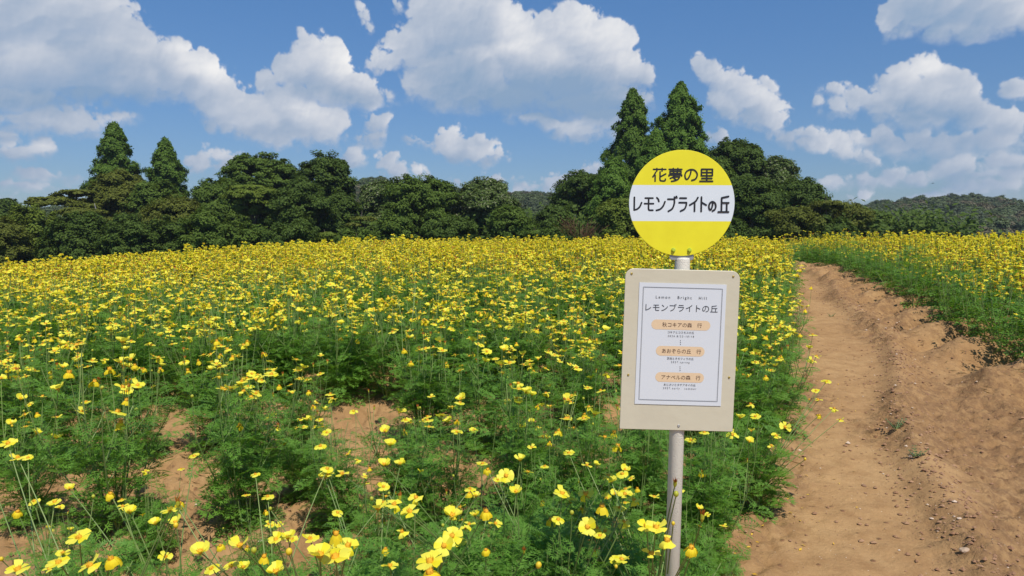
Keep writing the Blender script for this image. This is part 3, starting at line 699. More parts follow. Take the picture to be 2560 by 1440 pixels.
def plant(seed, lod=0, H=.42, spread=.78, nfl=(5, 8), nst=(9, 12), stalk=(.12, .28), leaf=(.095, .155)):
    rg = random.Random(seed); lv = MB(); sv = MB(); heads = []
    ns = rg.randint(*nst)
    if lod: ns = 5
    tips = []
    def leafat(p, az, up, L):
        T, F = rg.choice(LT[lod]); a = az; c, s = math.cos(a), math.sin(a)
        d = np.array([math.cos(up) * c, math.cos(up) * s, math.sin(up)]); y = np.array([-s, c, 0.]); z = np.cross(d, y)
        ro = rg.uniform(-.5, .5); y2 = y * math.cos(ro) + z * math.sin(ro); z2 = np.cross(d, y2)
        lv.add(p + (T[:, :1] * d + T[:, 1:2] * y2 + T[:, 2:] * z2) * L, F, 0)
    for i in range(ns):
        az = 2 * math.pi * i / ns + rg.uniform(-.4, .4); ln = rg.uniform(.05, 1.0) * spread; L = H * rg.uniform(.75, 1.15)
        pts, an, az2 = curve_stem(rg, (rg.uniform(-.02, .02), rg.uniform(-.02, .02), -.02), az, ln * .9, L, -.35 * ln)
        sv.tube(pts, np.linspace(.0042, .0022, len(pts)), 4 if lod == 0 else 3, 0, False)
        nn = 6 if lod == 0 else 4
        for k in range(nn):
            t = .10 + .88 * k / (nn - 1); j = t * (len(pts) - 1); j0 = min(int(j), len(pts) - 2); p = pts[j0] * (1 - (j - j0)) + pts[j0 + 1] * (j - j0)
            a0 = rg.random() * 6.28; LL = rg.uniform(*leaf) * (1.15 if lod == 0 else 1.5) * (1.0 - .25 * t)
            for s in (0, math.pi): leafat(p, a0 + s + rg.uniform(-.3, .3), rg.uniform(-.1, .8), LL * rg.uniform(.85, 1.1))
            if k and lod == 0 and rg.random() < .75:      # side shoot with three more leaves
                sp, _, a3 = curve_stem(rg, p, a0 + 1.5, .8, rg.uniform(.05, .13), -.3, 3); sv.tube(sp, .0016, 3, 0, False)
                for s in range(4): leafat(sp[-1 - (s > 1)], a3 + s * 1.9, rg.uniform(0, .9), LL * rg.uniform(.55, .85))
        tips.append((pts[-1], az2, an)); 
        if lod == 0: tips.append((pts[-2], az2 + 2, an + .2))
    rg.shuffle(tips); nf = rg.randint(*nfl)
    for k in range(nf):
        p, az, an = tips[k % len(tips)]
        pts, a2, az3 = curve_stem(rg, p, az + rg.uniform(-1, 1), min(.55, abs(an)) * rg.uniform(.5, 1.1), rg.uniform(*stalk), -.15, 4)
        sv.tube(pts, np.linspace(.0019, .0013, len(pts)), 3, 0, False)
        d = pts[-1] - pts[-2]; d /= np.linalg.norm(d); tl = rg.uniform(0, .62) ; ta = rg.random() * 6.28
        nrm = d * .4 + np.array([math.sin(tl) * math.cos(ta), math.sin(tl) * math.sin(ta), math.cos(tl)])
        heads.append((pts[-1], nrm, rg.random() < .80, rg.random() * 6.28, rg.randrange(1000)))
    return lv, sv, heads
GREEN = [M_LEAF]
NV = 12
VARS = []
for i in range(NV):
    lv, sv, hd = plant(50 + i, 0, H=.38 + .04 * (i % 3), nfl=(20, 26) if i < 6 else (28, 35))
    VARS.append((lv.mesh("foliage", [M_LEAF]), sv.mesh("stems", [M_STEM]), hd))
def make_heads(root, heads, rg, sub=True, scale=1.0):
    for p, n, isf, spin, sd in heads:
        Rm = rot_to(n, spin).to_4x4(); Rm.translation = Vector(p); 
        if isf:
            k, me = PET[sd % len(PET)]; s = .76 + .34 * ((sd * 7) % 100) / 100
            f = link("flower", me if sub else PETC[sd % len(PET)], root); f.matrix_local = Rm @ Matrix.Scale(s * scale, 4)
            if not sub: continue
            c = link("flower_centre", CEN[sd % 3], f)
            if k in ('droop', 'hang'): c.scale = (1.0, 1.0, 1.25)
        else:
            j = (0, 1, 0, 2, 3, 2)[sd % 6]; b = link("bud" if j < 2 else "seed_head", BUDS[j], root); b.matrix_local = Rm @ Matrix.Scale(scale * (.7 + .4 * ((sd * 3) % 100) / 100), 4)
PLANTS = 0
def put_plant(x, y, v, rz, sc, label, group="cosmos plants in the yellow flower beds", nomax=99, lean=None):
    global PLANTS
    lf, sm, hd = VARS[v % NV]
    e = empty("cosmos_plant", (x, y, float(terr(x, y, False)) - .005), rz, sc)
    if lean: e.rotation_euler = (lean[0], lean[1], rz)
    tag(e, label, "cosmos plant", group)
    link("foliage", lf, e); link("stems", sm, e)
    make_heads(e, hd[:nomax], random, y < 4.6)
    PLANTS += 1
    return e
DENSE = "leafy cosmos plant with lemon yellow flowers"
NEAR = [  # x, y, variant, scale, label, flowers
 (-1.72, 2.95, 1, 1.25, "bushy cosmos plant at the lower left with bare soil on both sides", 23),
 (-1.18, 3.0, 2, 1.12, "cosmos bush second from the lower left, bare soil around it", 23),
 (-2.15, 3.05, 4, .95, "cosmos plant at the left border of the field, left of the lower left bushes", 15),
 (-1.62, 2.45, 5, .6, "low leafy cosmos at the bottom edge, under the lower left bush", 7),
 (-.92, 2.5, 1, .62, "low leafy cosmos at the bottom edge, under the second lower left bush", 7),
 (-1.0, 3.3, 0, .8, "small cosmos plant behind the soil gap right of the second lower left bush", 13),
 (-.48, 2.55, 2, .72, "low cosmos plant at the bottom edge, left of the dense clump", 10),
 (-1.45, 2.72, 3, .62, "low leafy cosmos shoot between the two bushes at the lower left", 5),
 (-.74, 2.95, 3, .92, "thin low cosmos plant between the lower left bushes and the dense clump", 10),
 (-.50, 3.2, 0, .9, "cosmos plant behind the gap at the left of the dense front clump", 13),
 (.12, 2.6, 2, .8, "low cosmos plant in front of the dense clump, left of the pole", 9),
 (.42, 2.5, 4, .8, "cosmos plant nearest the pole on its left side", 9),
 (-.16, 2.45, 1, .8, "low cosmos plant at the front of the dense clump's left half", 9),
 (.70, 3.35, 5, .95, "cosmos plant behind the pole below the cream board", 12),
 (.15, 3.3, 3, .9, "cosmos plant at the back of the dense front clump", 13),
 (-.28, 2.85, 4, 1.0, "cosmos plant at the left end of the dense clump in the front row", 15),
 (.02, 3.0, 5, 1.05, "cosmos plant in the middle of the dense front clump", 17),
 (.30, 2.9, 0, 1.05, "cosmos plant in the right half of the dense front clump", 17),
 (.55, 3.05, 1, 1.05, "cosmos plant just left of and behind the cream pole", 9),
 (.76, 2.72, 2, .95, "dark leafy cosmos plant close behind the foot of the cream pole", 7),
 (.85, 3.12, 3, .98, "full dark green cosmos bush right of the pole at the bed's corner", 12),
 (.70, 2.45, 4, .62, "small low cosmos plant at the bed's corner right of the pole's foot, without tall flowers", 4),
 (1.24, 3.75, 5, .95, "cosmos plant leaning out over the soil track with a spray of flowers", 15),
]
used = []
for i, (x, y, v, sc, lb, nm) in enumerate(NEAR):
    put_plant(x, y, v, i * 1.3, sc, lb, None, nm, lean=(0, .22, ) if i == len(NEAR) - 1 else None); used.append((x, y))
# the rest of the near plants, row by row
rg = random.Random(21); cand = []
for row in range(1, 6):
    y0 = 2.9 + row * 1.0; x = -(.80 * y0 + .5)
    while x < float(xl_(y0)) - .12:
        dens = .26 if row > 1 else .30
        cand.append((x + rg.uniform(-.08, .08), y0 + rg.uniform(-.16, .16))); x += dens * rg.uniform(.75, 1.25)
for row in range(2, 6):      # between the rows, thinner in front
    y0 = 3.4 + row * 1.0 - 1.0; x = -(.80 * y0 + .5)
    while x < float(xl_(y0)) - .12:
        if rg.random() < (.35, .65, .8, .9)[row - 2]: cand.append((x + rg.uniform(-.1, .1), y0 + rg.uniform(-.2, .2)))
        x += .31 * rg.uniform(.75, 1.25)
def bare(x, y):
    for cx, cy, rx, ry in ((-.95, 3.45, .35, .22), (-2.35, 3.3, .45, .25), (-.75, 3.85, .2, .25)):
        if ((x - cx) / rx) ** 2 + ((y - cy) / ry) ** 2 < 1: return True
cand = [c for c in cand if not bare(*c)]
cand.sort(key=lambda c: c[1])
NEARMAX = 262
near, far_from_near = cand[:NEARMAX], cand[NEARMAX:]
YMAXN = near[-1][1]
for i, (x, y) in enumerate(near):
    edge = x > float(xl_(y)) - .35
    row = min(int(round(y - 2.9)), 4); rn = ("first", "second", "third", "fourth", "fifth")[row]; q = x / y
    zone = ("at the track's edge" if edge else "near the left border of the field" if q < -.55 else "in the left part of the field" if q < -.28 else "left of the field's middle" if q < -.05
            else "left of the white board" if q < .13 else "beside or behind the cream board")
    put_plant(x, y, rg.randrange(6) if row < 2 else 6 + rg.randrange(6), rg.random() * 6.28, rg.uniform(.92, 1.14) * (1 + .02 * (y - 3)), "yellow cosmos in the %s row, %s" % (rn, zone.replace("white", "cream")),
              "cosmos plants in row " + rn + ", " + zone)
# tall stalks of the plants closest to the camera: their leaves stay below the picture, their flowers reach into it
def tall_plant(x, y, heads, label, seed, bx=None, H=.40):
    """heads: world points the flower heads reach"""
    bx = x if bx is None else bx; g = float(terr(bx, y, False)); rg = random.Random(seed)
    lv, sv, hd = plant(seed, 0, H=H, nfl=(0, 0)); hs = []
    for (px, py, D, kind, s) in heads:
        w = np.array(at(px, py, D)) - (bx, y, g); t = np.linspace(0, 1, 9)[:, None]
        mid = np.array([w[0] * .35, w[1] * .3, w[2] * .5]) + np.array([rg.uniform(-.04, .04), rg.uniform(-.04, .04), 0])
        pts = (1 - t) ** 2 * np.array([rg.uniform(-.02, .02), rg.uniform(-.02, .02), 0.05]) + 2 * t * (1 - t) * mid + t * t * w
        sv.tube(pts, np.linspace(.0030, .0014, 9), 5, 0, False); hs.append((pts[-1], kind, s))
        for q in range(2):
            k = rg.randint(3, 5); p = pts[k]; T, F = rg.choice(LT[0]); a = rg.random() * 6.28; c, s_ = math.cos(a), math.sin(a)
            lv.add(p + (T[:, :1] * np.array([c, s_, .4]) + T[:, 1:2] * np.array([-s_, c, 0]) + T[:, 2:] * np.array([0, 0, 1])) * .06, F, 0)
    e = empty("cosmos_plant", (bx, y, g)); tag(e, label, "cosmos plant")
    link("foliage", lv.mesh("foliage", [M_LEAF]), e); link("stems", sv.mesh("stems", [M_STEM]), e)
    for i, (p, kind, s) in enumerate(hs):
        tl = rg.uniform(.05, .35); ta = rg.uniform(-2.4, -.7)
        if kind in ('face',): n = (.05, -.75, .65); 
        else: n = (math.sin(tl) * math.cos(ta), math.sin(tl) * math.sin(ta), math.cos(tl))
        Rm = rot_to(n, rg.random() * 6).to_4x4(); Rm.translation = Vector(p)
        if kind == 'bud': link("bud", BUDS[i % 2], e).matrix_local = Rm @ Matrix.Scale(s, 4); continue
        if kind == 'seed': link("seed_head", BUDS[2 + i % 2], e).matrix_local = Rm @ Matrix.Scale(s, 4); continue
        kk = 'open' if kind == 'face' else kind
        opts = [m for k, m in PET if k == kk]; f = link("flower", opts[rg.randrange(len(opts))], e); f.matrix_local = Rm @ Matrix.Scale(s * .93, 4); link("flower_centre", CEN[i % 3], f)
TALL = [
 (.47, 1.95, .40, [(1640, 1320, 1.52, 'open', 1.0), (1668, 1352, 1.5, 'flat', 1.0), (1617, 1318, 1.56, 'open', .9), (1728, 1370, 1.5, 'droop', .95), (1628, 1385, 1.55, 'few', .9), (1687, 1215, 1.58, 'seed', 1.0), (1690, 1240, 1.58, 'bud', 1.0), (1755, 1300, 1.5, 'seed', 1.1), (1720, 1392, 1.5, 'bud', 1.0), (1683, 1312, 1.56, 'bud', .7)], "cosmos plant whose flowers and buds cross in front of the cream pole"),
 (.12, 2.0, .12, [(1468, 1318, 1.75, 'face', 1.0), (1505, 1265, 1.85, 'hang', 1.15), (1405, 1235, 1.95, 'open', 1.0), (1465, 1235, 1.95, 'open', 1.05), (1500, 1340, 1.8, 'open', .7), (1395, 1300, 1.9, 'flat', .8), (1430, 1285, 1.9, 'bud', 1), (1585, 1250, 1.95, 'open', .85), (1560, 1305, 1.9, 'open', .75)], "cosmos plant with one flower turned fully to the viewer, left of the pole"),
 (-.30, 1.9, -.28, [(1110, 1365, 1.5, 'face', .95), (1130, 1340, 1.55, 'face', .95), (1075, 1405, 1.35, 'open', 1.15), (1075, 1432, 1.3, 'droop', 1.15), (975, 1415, 1.6, 'open', .8), (1215, 1280, 1.75, 'droop', 1.0), (1130, 1290, 1.75, 'cup', 1.1), (1040, 1245, 1.85, 'open', .9), (1190, 1240, 1.9, 'cup', .6), (1345, 1418, 1.6, 'bud', 1.2)], "cosmos plant with the cluster of big flowers at the bottom centre of the field"),
 (-.52, 1.85, -.5, [(800, 1390, 1.15, 'cup', 1.0), (838, 1395, 1.18, 'open', 1.15), (870, 1365, 1.3, 'open', .9), (840, 1335, 1.5, 'hang', .95), (775, 1348, 1.6, 'open', .9), (690, 1350, 1.6, 'open', .8), (720, 1345, 1.6, 'cup', .8), (722, 1385, 1.6, 'bud', 1.3), (660, 1392, 1.6, 'hang', .8), (690, 1430, 1.5, 'cup', .9), (500, 1380, 1.55, 'cup', 1.0), (600, 1365, 1.55, 'cup', 1.0), (635, 1380, 1.6, 'bud', 1.1)], "cosmos plant with the largest, nearest pale flowers at the bottom of the field"),
 (-1.15, 1.9, -1.15, [(198, 1345, 1.55, 'open', 1.05), (147, 1408, 1.5, 'open', 1.0), (225, 1415, 1.5, 'flat', 1.05), (278, 1398, 1.5, 'droop', 1.0), (44, 1425, 1.45, 'open', 1.0), (425, 1275, 1.8, 'flat', .9), (445, 1265, 1.8, 'seed', 1.2), (440, 1318, 1.8, 'bud', 1.1), (578, 1415, 1.6, 'open', .7), (20, 1110, 2.1, 'open', 1.0), (45, 1145, 2.1, 'open', 1.0)], "cosmos plant with a row of yellow flowers in the lower left corner"),
 (-.05, 2.2, .0, [(945, 1272, 1.75, 'cup', 1.05), (985, 1262, 1.75, 'open', .95), (1025, 1280, 1.75, 'open', 1.1), (960, 1162, 2.1, 'cup', .9), (855, 1185, 2.1, 'few', 1.0), (1005, 1330, 1.75, 'flat', .8), (1265, 1190, 2.1, 'face', 1.0), (1290, 1230, 2.05, 'cup', .9), (1520, 1190, 2.15, 'open', .9), (1300, 1150, 2.2, 'cup', .9), (930, 1250, 1.9, 'bud', .9), (1000, 1250, 1.85, 'seed', 1)], "tall cosmos plant with flowers spread across the middle of the front row"),
 (1.5, 3.25, 1.14, [(2065, 955, 3.4, 'open', 1.0), (2085, 1022, 3.3, 'flat', .9), (2100, 1050, 3.2, 'flat', .8), (2045, 1000, 3.4, 'few', 1.0), (2040, 978, 3.5, 'open', .9), (1962, 1068, 3.1, 'face', 1.1), (1940, 1090, 3.1, 'open', 1.0), (1928, 1115, 3.0, 'flat', .9), (1888, 1042, 3.1, 'open', 1.0), (1878, 1078, 3.1, 'cup', .7), (2048, 1038, 3.2, 'droop', .8), (2012, 1150, 3.1, 'bud', 1.0)], "cosmos plant reaching far out over the soil track on long thin stalks"),
]
for i, (x, y, bx, hd, lb) in enumerate(TALL): tall_plant(x, y, hd, lb, 400 + i, bx)

rg = random.Random(88)
FRONT = [(-1.42, "front edge cosmos plant below the bush at the lower left"), (-1.02, "front edge cosmos plant just right of the lower left bush's foot"), (-.72, "front edge cosmos plant below the second lower left bush"),
 (-.42, "front edge cosmos plant over the soil gap left of the dense clump"), (-.12, "front edge cosmos plant under the left half of the dense clump"), (.20, "front edge cosmos plant under the right half of the dense clump"), (.44, "front edge cosmos plant right in front of the pole's left side")]
for i, (x, lb) in enumerate(FRONT):
    hd = []
    for k in range(10):
        py = rg.uniform(1125, 1425); D = 2.5 - (py - 1130) / 300 * .72 + rg.uniform(-.08, .08); px = 1280 + (x + rg.gauss(0, .17)) / 2.05 * FPX
        if px > 1600: px = 1600 - rg.random() * 120
        hd.append((px, py, D, rg.choice(('open', 'open', 'flat', 'open', 'cup', 'droop', 'few', 'bud', 'bud', 'seed')), rg.uniform(.72, .98)))
    tall_plant(x, 2.05 + rg.uniform(-.06, .06), hd, lb, 500 + i, None, (.22, .18, .26, .20, .36, .40, .38)[i])
# ------------------------------------------------------------------ the rest of both beds: one mass each
def combine(seed, lod=1, **kw):
    lv, sv, hd = plant(seed, lod, **kw); mb = MB(); mb.merge(lv, None, 0); mb.merge(sv, None, 1)
    for p, n, isf, spin, sd in hd:
        k = KINDS[sd % len(KINDS)]; M = rot_to(n, spin).to_4x4(); M.translation = Vector(p)
        if isf or sd % 3 == 0:
            s = .74 + .32 * ((sd * 7) % 100) / 100
            old = (sd % 12) < 1
            f = flower_petals(k, True, sd % 40); mb.merge(f, M @ Matrix.Scale(s, 4), 3 if old else 2); mb.merge(flower_centre(True, False, 0), M @ Matrix.Scale(s, 4), 4)
        else:
            mb.merge(bud('bud' if sd % 2 else 'seed', 1), M, 5)
    return mb.mesh("cosmos_mass", [M_LEAF, M_STEM, M_PETAL, M_PETALO, M_CENTRE, M_SEED])
SRC = bpy.data.collections.new("mass_sources")
def src(me, name, col):
    o = bpy.data.objects.new(name, me); col.objects.link(o); return o
MV = 8
for i in range(MV): src(combine(700 + i, 1, H=.40 + .03 * (i % 3), nfl=(38, 48), spread=.75, stalk=(.10, .25)), "a%02d" % i, SRC)
for i in range(3): src(combine(760 + i, 1, H=.42 + .04 * i, nfl=(5, 8), spread=.75, stalk=(.12, .25)), "b%02d" % i, SRC)     # leafy plants of the beds' sides
def scatter(name, P, rot, scl, idx, col, mat_dummy=None):
    me = bpy.data.meshes.new(name); me.vertices.add(len(P)); me.vertices.foreach_set('co', np.asarray(P, np.float32).ravel())
    for nm, ty, dat, f in (('rot', 'FLOAT_VECTOR', rot, 'vector'), ('scl', 'FLOAT', scl, 'value'), ('idx', 'INT', idx, 'value')):
        a = me.attributes.new(nm, ty, 'POINT'); a.data.foreach_set(f, np.asarray(dat, np.int32 if ty == 'INT' else np.float32).ravel())
    me.update(); o = link(name, me)
    ng = bpy.data.node_groups.new(name + "_nodes", 'GeometryNodeTree'); ng.interface.new_socket('Geometry', in_out='INPUT', socket_type='NodeSocketGeometry'); ng.interface.new_socket('Geometry', in_out='OUTPUT', socket_type='NodeSocketGeometry')
    gi = ng.nodes.new('NodeGroupInput'); go = ng.nodes.new('NodeGroupOutput'); ip = ng.nodes.new('GeometryNodeInstanceOnPoints'); ci = ng.nodes.new('GeometryNodeCollectionInfo')
    ci.inputs['Collection'].default_value = col; ci.inputs['Separate Children'].default_value = True; ci.inputs['Reset Children'].default_value = True
    def na(nm, ty):
        n = ng.nodes.new('GeometryNodeInputNamedAttribute'); n.data_type = ty; n.inputs[0].default_value = nm; return n.outputs[0]
    L = ng.links.new
    L(gi.outputs[0], ip.inputs['Points']); L(ci.outputs[0], ip.inputs['Instance']); ip.inputs['Pick Instance'].default_value = True
    L(na('idx', 'INT'), ip.inputs['Instance Index']); L(na('rot', 'FLOAT_VECTOR'), ip.inputs['Rotation']); L(na('scl', 'FLOAT'), ip.inputs['Scale'])
    L(ip.outputs[0], go.inputs[0])
    md = o.modifiers.new("scatter", 'NODES'); md.node_group = ng
    return o
def field(name, test, y0, y1, x0, x1, cell, label, cat):
    nx = int((x1 - x0) / cell); ny = int((y1 - y0) / cell)
    X, Y = np.meshgrid(np.arange(nx), np.arange(ny)); X = x0 + (X + .5 + rng.uniform(-.42, .42, X.shape)) * cell; Y = y0 + (Y + .5 + rng.uniform(-.42, .42, Y.shape)) * cell
    X = X.ravel(); Y = Y.ravel(); k = test(X, Y); X = X[k]; Y = Y[k]
    if name == "left_flower_bed" and len(far_from_near):
        f = np.array(far_from_near); X = np.concatenate([X, f[:, 0]]); Y = np.concatenate([Y, f[:, 1]])
    n = len(X); Z = terr(X, Y, False) - .005
    rot = np.zeros((n, 3)); rot[:, 2] = rng.random(n) * 6.28; rot[:, 0] = rng.normal(0, .06, n); rot[:, 1] = rng.normal(0, .06, n)
    scl = rng.uniform(.95, 1.18, n) * (1 + .10 * fbm(X, Y, 2.2, 2, 60)); idx = rng.integers(0, MV, n); side = (np.minimum(np.abs(X - xr_(Y)), np.abs(X - xl_(Y))) < np.where(X > xr_(Y) - .3, .42, .18)); idx = np.where(side, rng.integers(MV, MV + 3, n), idx)
    o = scatter(name, np.stack([X, Y, Z], -1), rot, scl, idx, SRC); tag(o, label, cat, kind='stuff'); return n
n1 = field("left_flower_bed", lambda x, y: (x < xl_(y) - .08) & (np.abs(x) < .80 * y + 1.6) & (y > YMAXN + .1), YMAXN, 25, -19, 12, .275, "dense yellow flowers covering the left bed up to the crest of the hill", "flower bed")
n2 = field("right_flower_bed", lambda x, y: (x > xr_(y) - .04 + .16 * (1 - np.cos(2 * np.pi * (y - 7.6) / .92)) * .5) & (np.abs(x) < .80 * y + 1.8), 4.6, 25, 3.5, 21, .255, "dense yellow flowers with a tall green side along the right of the soil track", "flower bed")
print("plants", PLANTS, "mass", n1, n2, "ymax", YMAXN)
# ------------------------------------------------------------------ trees beyond the hill
def greens(name, a, b, c=None, t=.22, **k): return leafmat(name, a, b, t, .6, c3=c, spec=.12, **k)
M_T = {
 'dark': greens("dark_evergreen_leaves", (0.051, 0.087, 0.014), (0.098, 0.147, 0.024)),
 'mid': greens("mid_green_leaves", (0.062, 0.106, 0.014), (0.124, 0.182, 0.027)),
 'olive': greens("olive_leaves", (0.083, 0.101, 0.014), (0.155, 0.172, 0.027)),
 'light': greens("light_green_leaves", (0.093, 0.136, 0.015), (0.171, 0.217, 0.031)),
 'silver': greens("silvery_leaves", (0.068, 0.109, 0.025), (0.130, 0.177, 0.041), (0.310, 0.317, 0.185)),
 'conifer': greens("conifer_sprays", (0.062, 0.121, 0.015), (0.130, 0.208, 0.029)),
 'conifer_light': greens("fresh_conifer_sprays", (0.073, 0.147, 0.018), (0.145, 0.238, 0.033)),
 'dead': greens("dead_twigs", (0.104, 0.055, 0.029), (0.176, 0.091, 0.048), t=.05),
}
M_BARK = paint("bark", (.11, .085, .06), .9, .6, 12, bdist=.02)
M_PALEBARK = paint("pale_bark", (.34, .32, .28), .9, .5, 12, bdist=.02)
def leaf_cloud(P, Nn, size, r, elong=1.7, droop=0):
    """one pointed leaf-sized quad per row of P, facing roughly along Nn"""
    n = len(P); N_ = Nn + r.normal(0, .42, (n, 3)); N_ /= np.linalg.norm(N_, axis=1)[:, None]
    t = r.normal(0, 1, (n, 3)); t[:, 2] -= droop; t -= (t * N_).sum(1)[:, None] * N_; t /= np.linalg.norm(t, axis=1)[:, None]; b = np.cross(N_, t)
    s = size * r.uniform(.6, 1.35, (n, 1)); a = P - t * s * .5 * elong; c = P + t * s * .5 * elong; m1 = P + b * s * .5 + N_ * s * .12; m2 = P - b * s * .5 + N_ * s * .12
    V = np.stack([a, m1, c, m2], 1).reshape(-1, 3); return V, np.arange(4 * n).reshape(-1, 4)
def blob_crown(blobs, r, tufts, per, tr, size, flat=.7, inner=.25, droop=0):
    B = np.array(blobs, float); w = (B[:, 3] * B[:, 4]) ; w = w / w.sum(); P = []; NN = []
    k = r.choice(len(B), tufts * 3, p=w); d = r.normal(0, 1, (tufts * 3, 3)); d /= np.linalg.norm(d, axis=1)[:, None]; d[:, 2] = np.where(d[:, 2] < -.35, -d[:, 2], d[:, 2])
    rad = np.where(r.random(tufts * 3) < inner, r.uniform(.3, .8, tufts * 3), r.uniform(.80, 1.14, tufts * 3))
    c = B[k, :3] + d * B[k][:, [3, 3, 4]] * rad[:, None]
    ok = np.ones(len(c), bool)
    for j in range(len(B)):
        q = np.sqrt((((c - B[j, :3]) / B[j, [3, 3, 4]]) ** 2).sum(1)); ok &= ~((q < .62) & (k != j))
    c = c[ok][:tufts]; d = d[ok][:tufts]
    nt = len(c); off = r.normal(0, 1, (nt, per, 3)); off /= np.linalg.norm(off, axis=2)[..., None]; off *= r.random((nt, per, 1)) ** .4
    sc = tr * r.uniform(.6, 1.4, (nt, 1, 1)); off = off * sc * np.array([1, 1, flat])
    P = (c[:, None] + off).reshape(-1, 3); nn = (d[:, None] * .8 + off / tr * .5 + np.array([0, 0, .6])).reshape(-1, 3)
    return leaf_cloud(P, nn, size, r, droop=droop), c
def trunk_mesh(H, rad, tips, r, mat):
    mb = MB(); pts = np.array([[0, 0, -1.0], [0, 0, 0], [r.uniform(-.15, .15), r.uniform(-.15, .15), H * .35], [r.uniform(-.3, .3), r.uniform(-.3, .3), H * .7], [0, 0, H * .93]])
    mb.tube(pts, np.array([1.25, 1, .75, .4, .12]) * rad, 8, 0)
    for t in tips:
        z0 = min(max(.25 * H, t[2] - .35 * math.hypot(t[0], t[1]) - .2 * H), H * .8); m = np.array([t[0] * .45, t[1] * .45, z0 + (t[2] - z0) * .6])
        mb.tube(np.array([[0, 0, z0], m, t]), np.array([.42, .25, .08]) * rad, 5, 0)
    return mb.mesh("trunk", [mat], True)
def tree(px, top, wpx, D, kind, mat, label, cat="tree", name="tree", seed=0, group=None, bottom=.08, bark=None, dens=1.0):
    r = np.random.default_rng(seed + 1000); P = at(px, top, D); g = float(terr(P.x, D, False)); H = P.z - g; W = wpx / FPX * D
    e = empty(name, (P.x, D, g)); tag(e, label, cat, group)
    rx = W / 2; area = W * H; leaf = .0021 * D
    if kind == 'round' or kind == 'open':
        blobs = [(0, 0, H * .60, rx * .72, H * .38)]
        for _ in range(int(6 + area * .10)):
            a = r.random() * 6.28; q = r.uniform(.45, .78) * rx; z = r.uniform(bottom + .12, .84) * H; k = math.sqrt(max(.05, 1 - ((z / H - .5) / .55) ** 2)); s = r.uniform(.22, .40) * rx
            blobs.append((q * k * math.cos(a), q * k * math.sin(a), z, s, s * r.uniform(.6, .95)))
        for _ in range(4): a = r.random() * 6.28; s = r.uniform(.2, .34) * rx; blobs.append((rx * .35 * math.cos(a), rx * .35 * math.sin(a), H * .97 - s * .9 , s, s * .8))
        (V, F), tips = blob_crown(blobs, r, int(area * 8 * dens) + 40, 120, .026 * D ** .5 * 2.4, leaf, .7 if kind == 'round' else .5, .3 if kind == 'round' else .15)
    elif kind == 'layered':
        blobs = []
        for _ in range(int(10 + area * .12)):
            z = r.uniform(.15, .93) * H; q = r.uniform(.1, .8) * rx * math.sqrt(max(.1, 1 - (z / H) ** 2.2)); a = r.random() * 6.28; s = r.uniform(.28, .45) * rx
            blobs.append((q * math.cos(a), q * math.sin(a), z, s, s * .24))
        (V, F), tips = blob_crown(blobs, r, int(area * 8 * dens) + 40, 120, .026 * D ** .5 * 2.2, leaf, .32, .3)
    elif kind == 'bush':
        blobs = [(0, 0, H * .48, rx * .85, H * .48)]
        for _ in range(9): a = r.random() * 6.28; z = r.uniform(.2, .85) * H; s = r.uniform(.25, .4) * rx; q = rx * .65 * math.sqrt(max(.1, 1 - (z / H) ** 2)); blobs.append((q * math.cos(a), q * math.sin(a), z, s, s))
        (V, F), tips = blob_crown(blobs, r, int(area * 9 * dens) + 40, 115, .026 * D ** .5 * 2.0, leaf, .8, .3)
    elif kind == 'conifer':
        n = int(area * 10 * dens); z = H * (.06 + .94 * r.random(n) ** 1.05); t = z / H
        prof = rx * np.clip((1 - t) ** .72 * (1.18 - .25 * (1 - t)), 0, 1) + .05
        k1, k2 = r.uniform(0, 6.28, 2); prof = prof * (1 + .13 * np.sin(z * 1.3 + k1) + .09 * np.sin(z * 2.9 + k2)); a = r.random(n) * 6.28; prof = prof * (1 + .20 * np.sin(a * 3 + z * 2.1 + k1) + .16 * np.sin(a * 5 - z * 3.3) + r.normal(0, .08, n)) ; q = prof * r.random(n) ** .38; keep = np.sin(a * 2 + z * 4.3 + k2) + np.sin(z * 7 + a * 3) * .6 + r.normal(0, .7, n) > -1.15; a, q, z, t, prof = a[keep], q[keep], z[keep], t[keep], prof[keep]; n = len(z)
        c = np.stack([q * np.cos(a), q * np.sin(a), z - .18 * q + .25 * np.sin(z * 3.1 + a * 2) * .4], -1); per = 110
        off = r.normal(0, 1, (n, per, 3)) * np.array([.26, .26, .28]) * (.45 + .55 * (1 - t))[:, None, None]
        out = np.stack([np.cos(a), np.sin(a), np.full(n, .35)], -1)
        Pp = (c[:, None] + off).reshape(-1, 3); nn = np.repeat(out, per, 0) + np.array([0, 0, .3]); V, F = leaf_cloud(Pp, nn, leaf * .8, r, 2.3, .9); tips = c[::max(1, n // 26)]
    elif kind == 'twigs':
        mb = MB()
        for _ in range(70):
            a = r.random() * 6.28; ln = r.uniform(.05, .5); pts, _, _ = curve_stem(random.Random(int(r.integers(1e6))), (0, 0, 0), a, ln, H * r.uniform(.6, 1.0), .2, 6)
            mb.tube(pts, np.linspace(.035, .01, len(pts)), 3, 0, False)
            for k in (2, 3, 4, 5):
                p2, _, _ = curve_stem(random.Random(int(r.integers(1e6))), pts[k], a + r.uniform(-1.5, 1.5), ln + .4, H * .28, .2, 3); mb.tube(p2, .011, 3, 0, False)
        link("stems", mb.mesh("stems", [M_T['dead']]), e); return e
    link("crown", mesh_from("crown", V, F, [M_T[mat]]), e)
    if len(tips) > 11: tips = tips[:: len(tips) // 10]
    link("trunk", trunk_mesh(H, .03 * H ** .8 + .05, tips, r, bark or M_BARK), e)
    return e
